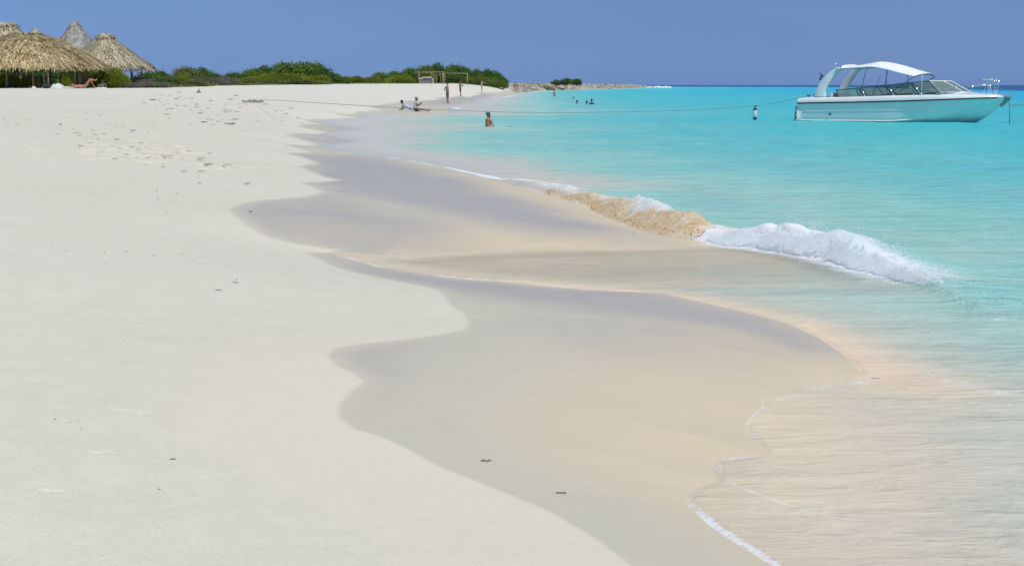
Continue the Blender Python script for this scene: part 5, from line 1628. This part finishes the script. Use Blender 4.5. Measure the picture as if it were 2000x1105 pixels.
    if hat:
        m_ = MB(); c_ = sk_ + upv * .045
        m_.ball(tuple(c_ - fdir * .008), (.112, .116, .088), 18, 10)
        if hat[1] == 'cap':
            rows = []
            for a in np.linspace(-.9, .9, 9):
                dv = (fdir * math.cos(a) + sv_ * math.sin(a))
                rows.append([tuple(c_ + dv * .095 - upv * .01), tuple(c_ + dv * (.15 + .05 * math.cos(a)) - upv * .028)])
            m_.loft(rows)
        else:
            rows = []
            for a in np.linspace(0, 2 * math.pi, 21):
                dv = (fdir * math.cos(a) + sv_ * math.sin(a))
                rows.append([tuple(c_ + dv * .10 - upv * .01), tuple(c_ + dv * .19 - upv * .04)])
            m_.loft(rows)
        h_ = m_.build('hat', hat[0], body, smooth=True); sm_ = h_.modifiers.new('s', 'SOLIDIFY'); sm_.thickness = .008
    tag(root, label, 'person', group)
    return root
def place(px, row, Y=None):
    x, y, z = ground_px(px, row)
    return x, y, z
def scale_for(px, foot, top, height):
    x, y, z = ground_px(px, foot)
    h = (foot - top) * y / FP
    print('person', px, 'Y %.1f z %.2f implied height %.2f' % (y, z, h))
    return (x, y, z), h / height
RT = -math.pi / 2        # facing +x (towards the sea)
# 1 man with hands on hips
loc, s = scale_for(874, 203, 160.5, 1.80)
figure(loc, RT + .5, s, 'pink', dict(elL=(-.40, -.10, 1.17), wrL=(-.20, .02, 1.02), elR=(.40, -.10, 1.17), wrR=(.20, .02, 1.02), hipL=(-.08, 0, .9), hipR=(.08, 0, .9), anL=(-.05, 0, .08), anR=(.07, .05, .08), toL=(-.06, .16, .03), toR=(.09, .2, .03)),
       [('longshorts', 'dgreen', 1.25)], hair=(MAT_HAIR, 0), label='shirtless man with hands on hips in grey-green shorts at the water edge', group='people standing on the beach')
loc, s = scale_for(899, 188.7, 156.8, 1.80)
figure(loc, RT - .2, s, 'brown', dict(elR=(.22, .10, 1.18), wrR=(.20, .34, 1.20), elL=(-.20, .06, 1.15), wrL=(-.12, .28, 1.10), anL=(-.09, -.02, .08), anR=(.09, .1, .08), toR=(.1, .26, .03)),
       [('longshorts', 'black', 1.14)], hair=(MAT_HAIR, 0), label='man in black shorts holding his arms forward, second from the front', group='people standing on the beach')
loc, s = scale_for(941, 182.7, 156.3, 1.80)
figure(loc, RT, s, 'tan', dict(elR=(.22, .20, 1.30), wrR=(.12, .38, 1.48), elL=(-.22, .20, 1.30), wrL=(-.10, .38, 1.48), anL=(-.07, 0, .08), anR=(.07, 0, .08)),
       [('shirt', 'cream', 1.15), ('shorts', 'beige', 1.15)], hair=(MAT_HAIRB, 0), label='person in pale shirt and shorts raising both hands to the face', group='people standing on the beach')
loc, s = scale_for(1005, 178.8, 161, 1.78)
figure(loc, 2.8, s, 'tan', dict(anL=(-.14, -.1, .08), anR=(.12, .15, .08)), [('top', 'black', 1.1), ('briefs', 'black', 1.1)], hair=(MAT_HAIR, .1), label='person in a black swimsuit walking, left one of the far pair', group='people standing on the beach')
loc, s = scale_for(1010.5, 179.2, 162.5, 1.72)
figure(loc, 2.8, s, 'pink', dict(chest=(0, .08, 1.29), neckb=(0, .12, 1.43), neck=(0, .15, 1.5), jaw=(0, .18, 1.58), skull=(0, .18, 1.66), crown=(0, .18, 1.72), shL=(-.18, .1, 1.4), shR=(.18, .1, 1.4), anL=(-.14, .1, .08), anR=(.12, -.12, .08)), [('briefs', 'beige', 1.1)], hair=(MAT_HAIRB, 0), label='fair-skinned person leaning forward, right one of the far pair', group='people standing on the beach')
# wader and swimmers: depth under the water line
def water_pos(px, row):
    x, y = on_z(px, row); return x, y
def wader(px, wl_row, top, total, sub_z, **kw):
    x, y = on_z(px, wl_row)
    h = (wl_row - top) * y / FP
    s_ = h / (total - sub_z)
    print('wader', px, 'Y %.1f above %.2f scale %.2f' % (y, h, s_))
    s_ = min(max(s_, .8), 1.25)
    return figure((x, y, -sub_z * s_), kw.pop('rz', 0), s_, **kw)
wader(1082.5, 189.5, 176.2, 1.8, .80, rz=RT - .6, skin='tan', pose=dict(elL=(-.34, -.02, 1.2), wrL=(-.22, .12, 1.05), elR=(.34, -.02, 1.2), wrR=(.22, .12, 1.05)), clothes=[('top', 'black', 1.1), ('briefs', 'navy', 1.12)], hair=(MAT_HAIRB, 0), label='woman in a dark bikini wading thigh-deep beyond the swimmers', group='people in the water')
wader(1120, 193, 189.6, 1.8, 1.53, rz=0.3, skin='brown', pose={}, clothes=[], hair=(MAT_HAIR, 0), label='farthest swimmer, only the top of a dark head showing', group='people in the water')
wader(1127, 203.6, 195.8, 1.8, 1.42, rz=1.2, skin='brown', pose=dict(elL=(-.42, .05, 1.38), wrL=(-.66, .12, 1.40)), clothes=[('top', 'black', 1.1)], hair=(MAT_HAIR, 0), label='swimmer with an arm stretched left along the water surface', group='people in the water')
wader(1146, 204.8, 197.5, 1.8, 1.42, rz=-.6, skin='brown', pose=dict(elR=(.36, .1, 1.36), wrR=(.40, .25, 1.42)), clothes=[('top', 'black', 1.1)], hair=(MAT_HAIR, 0), label='swimmer with shoulders low, left of the taller dark-haired one', group='people in the water')
wader(1155.5, 204.8, 193.4, 1.8, 1.24, rz=.2, skin='brown', pose={}, clothes=[('shirt', 'teal', 1.08)], hair=(MAT_HAIR, 0), label='swimmer in a dark top standing chest-deep at the right of the three', group='people in the water')
# woman sitting in the shallows with a dark cap
x, y = on_z(955, 248.5)
sc_ = 26 * y / FP / .70
print('cap woman', y, sc_)
figure((x, y, -.93 * sc_), math.pi * .5 + .75, sc_, 'red', dict(pelvis=(0, 0, .86), hipL=(-.1, .05, .82), hipR=(.1, .05, .82), waist=(0, .02, 1.0), chest=(0, .03, 1.22), neckb=(0, .03, 1.38), neck=(0, .05, 1.45), jaw=(0, .08, 1.51), skull=(0, .07, 1.585), crown=(0, .06, 1.64), shL=(-.18, .03, 1.33), shR=(.18, .03, 1.33),
        elL=(-.24, -.06, 1.06), wrL=(-.22, -.10, .84), elR=(.25, -.02, 1.07), wrR=(.22, .0, .86), knL=(-.38, -.36, .84), anL=(-.70, -.74, .90), toL=(-.80, -.84, .985), knR=(-.22, -.42, .84), anR=(-.56, -.82, .89), toR=(-.66, -.92, .975)),
        [('top', 'cream', 1.06)], hair=(MAT_HAIR, .1), hat=(MC['teal'], 'cap'), label='woman in a dark cap sitting in the shallow water', group='people in the water')
# pair resting at the swash edge
loc = ground_px(811, 218.2); k_ = 27.5 * loc[1] / FP / .93; print('sitter', loc, k_)
sit = dict(pelvis=(0, 0, .12), hipL=(-.09, .05, .12), hipR=(.09, .05, .12), waist=(0, -.02, .30), chest=(0, .0, .50), neckb=(0, .04, .64), neck=(0, .07, .70), jaw=(0, .10, .77), skull=(0, .10, .85), crown=(0, .10, .91),
           shL=(-.18, .03, .60), shR=(.18, .03, .60), elL=(-.24, .18, .38), wrL=(-.12, .34, .50), elR=(.25, .16, .36), wrR=(.14, .36, .50), knL=(-.10, .48, .16), anL=(-.10, .88, .06), toL=(-.12, .96, .16), knR=(.10, .50, .14), anR=(.12, .92, .05), toR=(.12, 1.0, .15))
figure(loc, RT + .25, k_, 'brown', sit, [('shirt', 'white', 1.16), ('shorts', 'navy', 1.25)], hair=(MAT_HAIR, 0), hat=(MC['grey'], 'brim'), label='person in a grey hat and white shirt sitting on the wet sand', group='people resting at the swash edge')
loc = ground_px(794, 216.5)
prone = dict(pelvis=(0, -.42, .16), hipL=(-.09, -.48, .14), hipR=(.09, -.48, .14), waist=(0, -.22, .22), chest=(0, .02, .34), neckb=(0, .14, .44), neck=(0, .19, .50), jaw=(0, .25, .55), skull=(0, .25, .63), crown=(0, .24, .69),
             shL=(-.18, .08, .38), shR=(.18, .08, .38), elL=(-.22, .20, .10), wrL=(-.10, .36, .08), elR=(.22, .20, .10), wrR=(.10, .36, .08), knL=(-.10, -.88, .09), anL=(-.10, -1.25, .07), toL=(-.10, -1.38, .04), knR=(.10, -.88, .09), anR=(.12, -1.25, .07), toR=(.12, -1.38, .04))
figure((loc[0] - .1, loc[1] + .25, loc[2]), math.pi / 2 + .35, k_ * .95, 'brown', prone, [('shirt', 'lblue', 1.2), ('shorts', 'lblue', 1.15)], hair=(MAT_HAIR, 0), label='person in light blue lying propped on the elbows behind the sitter', group='people resting at the swash edge')
# sunbathers under the eave
loc = ground_px(168, 172.3); loc = (at(166, 172, 84)[0], 84.0, gz(at(166, 172, 84)[0], 84.0)); print('sunbather', loc)
lie = dict(pelvis=(0, 0, .14), hipL=(-.09, .06, .16), hipR=(.09, .06, .16), waist=(0, -.20, .14), chest=(0, -.42, .17), neckb=(0, -.56, .18), neck=(0, -.62, .19), jaw=(0, -.69, .22), skull=(0, -.77, .20), crown=(0, -.83, .19), face=(0, .3, 1),
           shL=(-.18, -.50, .15), shR=(.18, -.50, .15), elL=(-.30, -.28, .07), wrL=(-.24, -.04, .08), elR=(.32, -.60, .10), wrR=(.22, -.80, .20), knL=(-.12, .34, .58), anL=(-.12, .56, .10), toL=(-.12, .72, .04), knR=(.10, .36, .60), anR=(.02, .70, .52), toR=(.0, .80, .62))
figure(loc, RT + .15, 1.0, 'red', lie, [('briefs', 'navy', 1.1)], hair=(MAT_HAIRB, 0), label='reddened sunbather on their back with raised knees', group='sunbathers by the hut')
x_ = at(192, 172, 84.6)[0]
sit2 = dict(sit); sit2.update(elL=(-.26, -.12, .34), wrL=(-.26, -.22, .08), elR=(.26, -.12, .34), wrR=(.26, -.22, .08), knL=(-.12, .36, .42), anL=(-.12, .58, .08), toL=(-.12, .72, .04), knR=(.10, .38, .42), anR=(.12, .6, .08), toR=(.12, .74, .04))
figure((x_ + .15, 85.2, gz(x_, 85.2)), math.pi / 2 - .3, .62, 'tan', sit2, [('shirt', 'navy', 1.1), ('shorts', 'black', 1.15)], hair=(MAT_HAIR, .05), label='smaller darker figure sitting just behind the raised knees', group='sunbathers by the hut')

# ------------------------------------------------------------------ bits of coral and weed on the sand
MAT_CORAL = [simple('grey_coral', (.27, .26, .225), .9, var=.4, scale=30, bump=.6), simple('tan_coral', (.46, .41, .31), .9, var=.4, scale=30, bump=.6)]
def frag_mesh(seed, mat, branch):
    b = bmesh.new(); r_ = random.Random(seed)
    for k in range(branch):
        res = bmesh.ops.create_icosphere(b, subdivisions=2, radius=1)
        off = Vector((r_.random() * 30, seed, 0)); sc_v = Vector((1.0, .42, .34)) if k == 0 else Vector((.5, .25, .22))
        pos_ = Vector((0, 0, 0)) if k == 0 else Vector((r_.uniform(-.6, .8), r_.uniform(-.4, .4), r_.uniform(0, .25)))
        for v in res['verts']:
            v.co *= 1 + .45 * mnoise.noise(v.co * 1.6 + off)
            v.co = Vector((v.co.x * sc_v.x, v.co.y * sc_v.y, v.co.z * sc_v.z)) + pos_
    me = bpy.data.meshes.new('coral_piece'); b.to_mesh(me); b.free(); me.materials.append(mat)
    me.polygons.foreach_set('use_smooth', [True] * len(me.polygons)); return me
FM = [frag_mesh(k, MAT_CORAL[k % 2], 1 + k % 3) for k in range(8)]
def frag(px, py, wpx, label, k, group='bits of coral on the sand', h=1.0, name='coral_piece', rz=None):
    x, y, z = ground_px(px, py)
    s_ = wpx * y / FP / 2
    o = bpy.data.objects.new(name, FM[k % 8]); COL.objects.link(o)
    o.location = (x, y, z + s_ * .12 + (.02 if y > 12 else 0)); o.scale = (s_, s_, s_ * h * .8); o.rotation_euler = (0, 0, rz if rz is not None else random.Random(k).uniform(-.5, .5))
    tag(o, label, 'coral', group)
frag(425, 567.5, 12, 'dark grey coral lump, left of the two lone ones in mid beach', 0, h=1.2)
frag(459, 552, 13, 'wedge-shaped dark coral piece, right of the lone lump in mid beach', 3, h=1.0)
frag(463, 546, 5, 'tiny coral chip right behind the wedge-shaped piece', 2)
frag(337, 896.5, 12, 'grey coral piece nearest the camera on the dry sand but one', 6, h=.9)
frag(309, 955.5, 12, 'grey coral piece lowest on the dry sand', 4, h=.8)
frag(490, 417, 7, 'dark bit lying on the wet sand near its left end', 2, h=1.2)
frag(483, 362, 15, 'thin dark coral twig on the dry sand above the wet patch', 1, h=.6)
r_ = random.Random(21)
# centre, spread, count, (width range in photo px), flatness, where
SPOT = [((100, 470), (50, 20), 6, (4, 9), .7, 'low on the left of the dry sand'), ((220, 480), (30, 22), 9, (3, 8), .7, 'in the loose scatter left of mid beach'), ((300, 500), (60, 14), 14, (3, 9), .7, 'in the loose scatter above the two lone lumps'),
        ((60, 520), (50, 30), 6, (3, 7), .7, 'by the left border halfway down'), ((450, 495), (40, 20), 5, (4, 9), .6, 'left of the rounded wet patch'), ((540, 540), (20, 12), 5, (2.5, 5), .8, 'below the rounded wet patch'),
        ((360, 390), (60, 16), 6, (4, 9), .6, 'above the rounded wet patch'), ((180, 550), (80, 30), 5, (3, 6), .8, 'alone on the smooth dry sand'),
        ((340, 315), (70, 18), 24, (7, 20), .35, 'doubling as footprint shade in the trampled strip nearest the camera'), ((225, 280), (80, 26), 34, (7, 20), .35, 'doubling as footprint shade in the trampled sand at left'), ((420, 225), (80, 20), 50, (6, 18), .35, 'doubling as footprint shade in the trampled sand near the dead branch'),  # flat coral bits on trampled sand also stand in for footprint shade
        ((340, 200), (80, 12), 36, (6, 15), .4, 'doubling as footprint shade on the trampled sand near the forked stick'), ((120, 240), (80, 26), 16, (6, 14), .4, 'on the sand in front of the big hut'), ((510, 203), (16, 3), 10, (5, 14), .5, 'beside the dead branch'),
        ((430, 326), (30, 4), 7, (8, 22), .3, 'in the row above the thin twig'), ((565, 232), (45, 14), 8, (5, 12), .4, 'high on the slope by the first wet tongue'), ((310, 860), (60, 30), 4, (2.5, 4), .8, 'near the grey piece closest to the camera'), ((150, 820), (40, 8), 3, (4, 8), .5, 'by the lone footprints low at left')]
kk = 10
for c, s_, n_, wr_, fl_, where in SPOT:
    for _ in range(n_):
        px = r_.gauss(c[0], s_[0] * .75); py = r_.gauss(c[1], s_[1] * .75)
        if py < 178 or px < 0: continue
        kk += 1
        w_ = r_.uniform(*wr_) * r_.uniform(.4, .9)
        big_ = 'larger' if w_ > wr_[1] * .6 else 'smallish' if w_ > wr_[1] * .36 else 'tiny'
        hor_ = ', left side' if px < c[0] - s_[0] * .35 else ', right side' if px > c[0] + s_[0] * .35 else ', middle'
        frag(px, py, w_, big_ + (' grey' if (kk % 8) % 2 == 0 else ' tan') + ' coral bit ' + where + hor_, kk, h=fl_ * r_.uniform(.8, 1.3))
# weed scraps on wet sand
MAT_WEED = simple('brown_weed', (.16, .12, .06), .8, var=.4, scale=40)
def weed(px, py, wpx, label, seed, n_=9):
    x, y, z = ground_px(px, py); s_ = wpx * y / FP / 2; r_ = random.Random(seed); m_ = MB()
    for k in range(n_):
        a = r_.uniform(0, 6.28); p0 = Vector((r_.uniform(-.7, .7), r_.uniform(-.3, .3), .06)) * s_
        m_.tube([p0, p0 + Vector((math.cos(a) * .35, math.sin(a) * .2, .10)) * s_, p0 + Vector((math.cos(a + .5) * .6, math.sin(a + .5) * .3, .02)) * s_], s_ * .05, 5)
        m_.ball(tuple(p0), s_ * .07, 6, 5, .3, k)
    o = m_.build('seaweed_scrap', MAT_WEED, smooth=True); o.location = (x, y, z + .001); tag(o, label, 'seaweed', 'scraps of weed on the wet sand')
weed(948, 900, 26, 'brown weed scrap on the wet sand, upper of the two big ones', 1)
weed(1094, 963, 22, 'brown weed scrap on the wet sand, lower of the two big ones', 2)
weed(1103, 943, 7, 'tiny weed fleck just above the lower scrap on the wet sand', 3, 4)
weed(1708, 740, 20, 'dark weed flecks washed in where two swashes meet', 4, 9)
weed(1660, 755, 14, 'small weed flecks left of the larger washed-in ones', 5, 4)
weed(1612, 762, 8, 'lone weed fleck on the foam edge left of the others', 6, 3)
# forked stick standing on the upper beach
x, y, z = ground_px(389, 181.5)
m_ = MB(); q = y / FP
m_.tube([(-5 * q, 0, 0), (0, 0, 2.2 * q), (-.5 * q, 0, 7.5 * q)], [.05, .06, .03], 6); m_.tube([(0, 0, 2.2 * q), (3 * q, 0, .5 * q)], [.06, .04], 6)
o = m_.build('driftwood_stick', MAT_BARK, smooth=True); o.location = (x, y, z); tag(o, 'dark forked stick standing up on the far dry sand', 'stick')
m_ = MB(); x, y, z = ground_px(500, 200); q = y / FP; r_ = random.Random(2)
for k in range(14):
    a = Vector((-28 * q + k * 4.0 * q, r_.uniform(-.3, .3) - k * .12, .03)); m_.tube([a, a + Vector((r_.uniform(2, 6) * q, r_.uniform(-.4, .4), r_.uniform(.02, .09))), a + Vector((r_.uniform(5, 9) * q, 0, 0))], .02, 5)
o = m_.build('dead_branch', MAT_BARK, smooth=True); o.location = (x - .1, y, z); tag(o, 'straggling dead branch lying where the rope reaches the beach', 'branch')
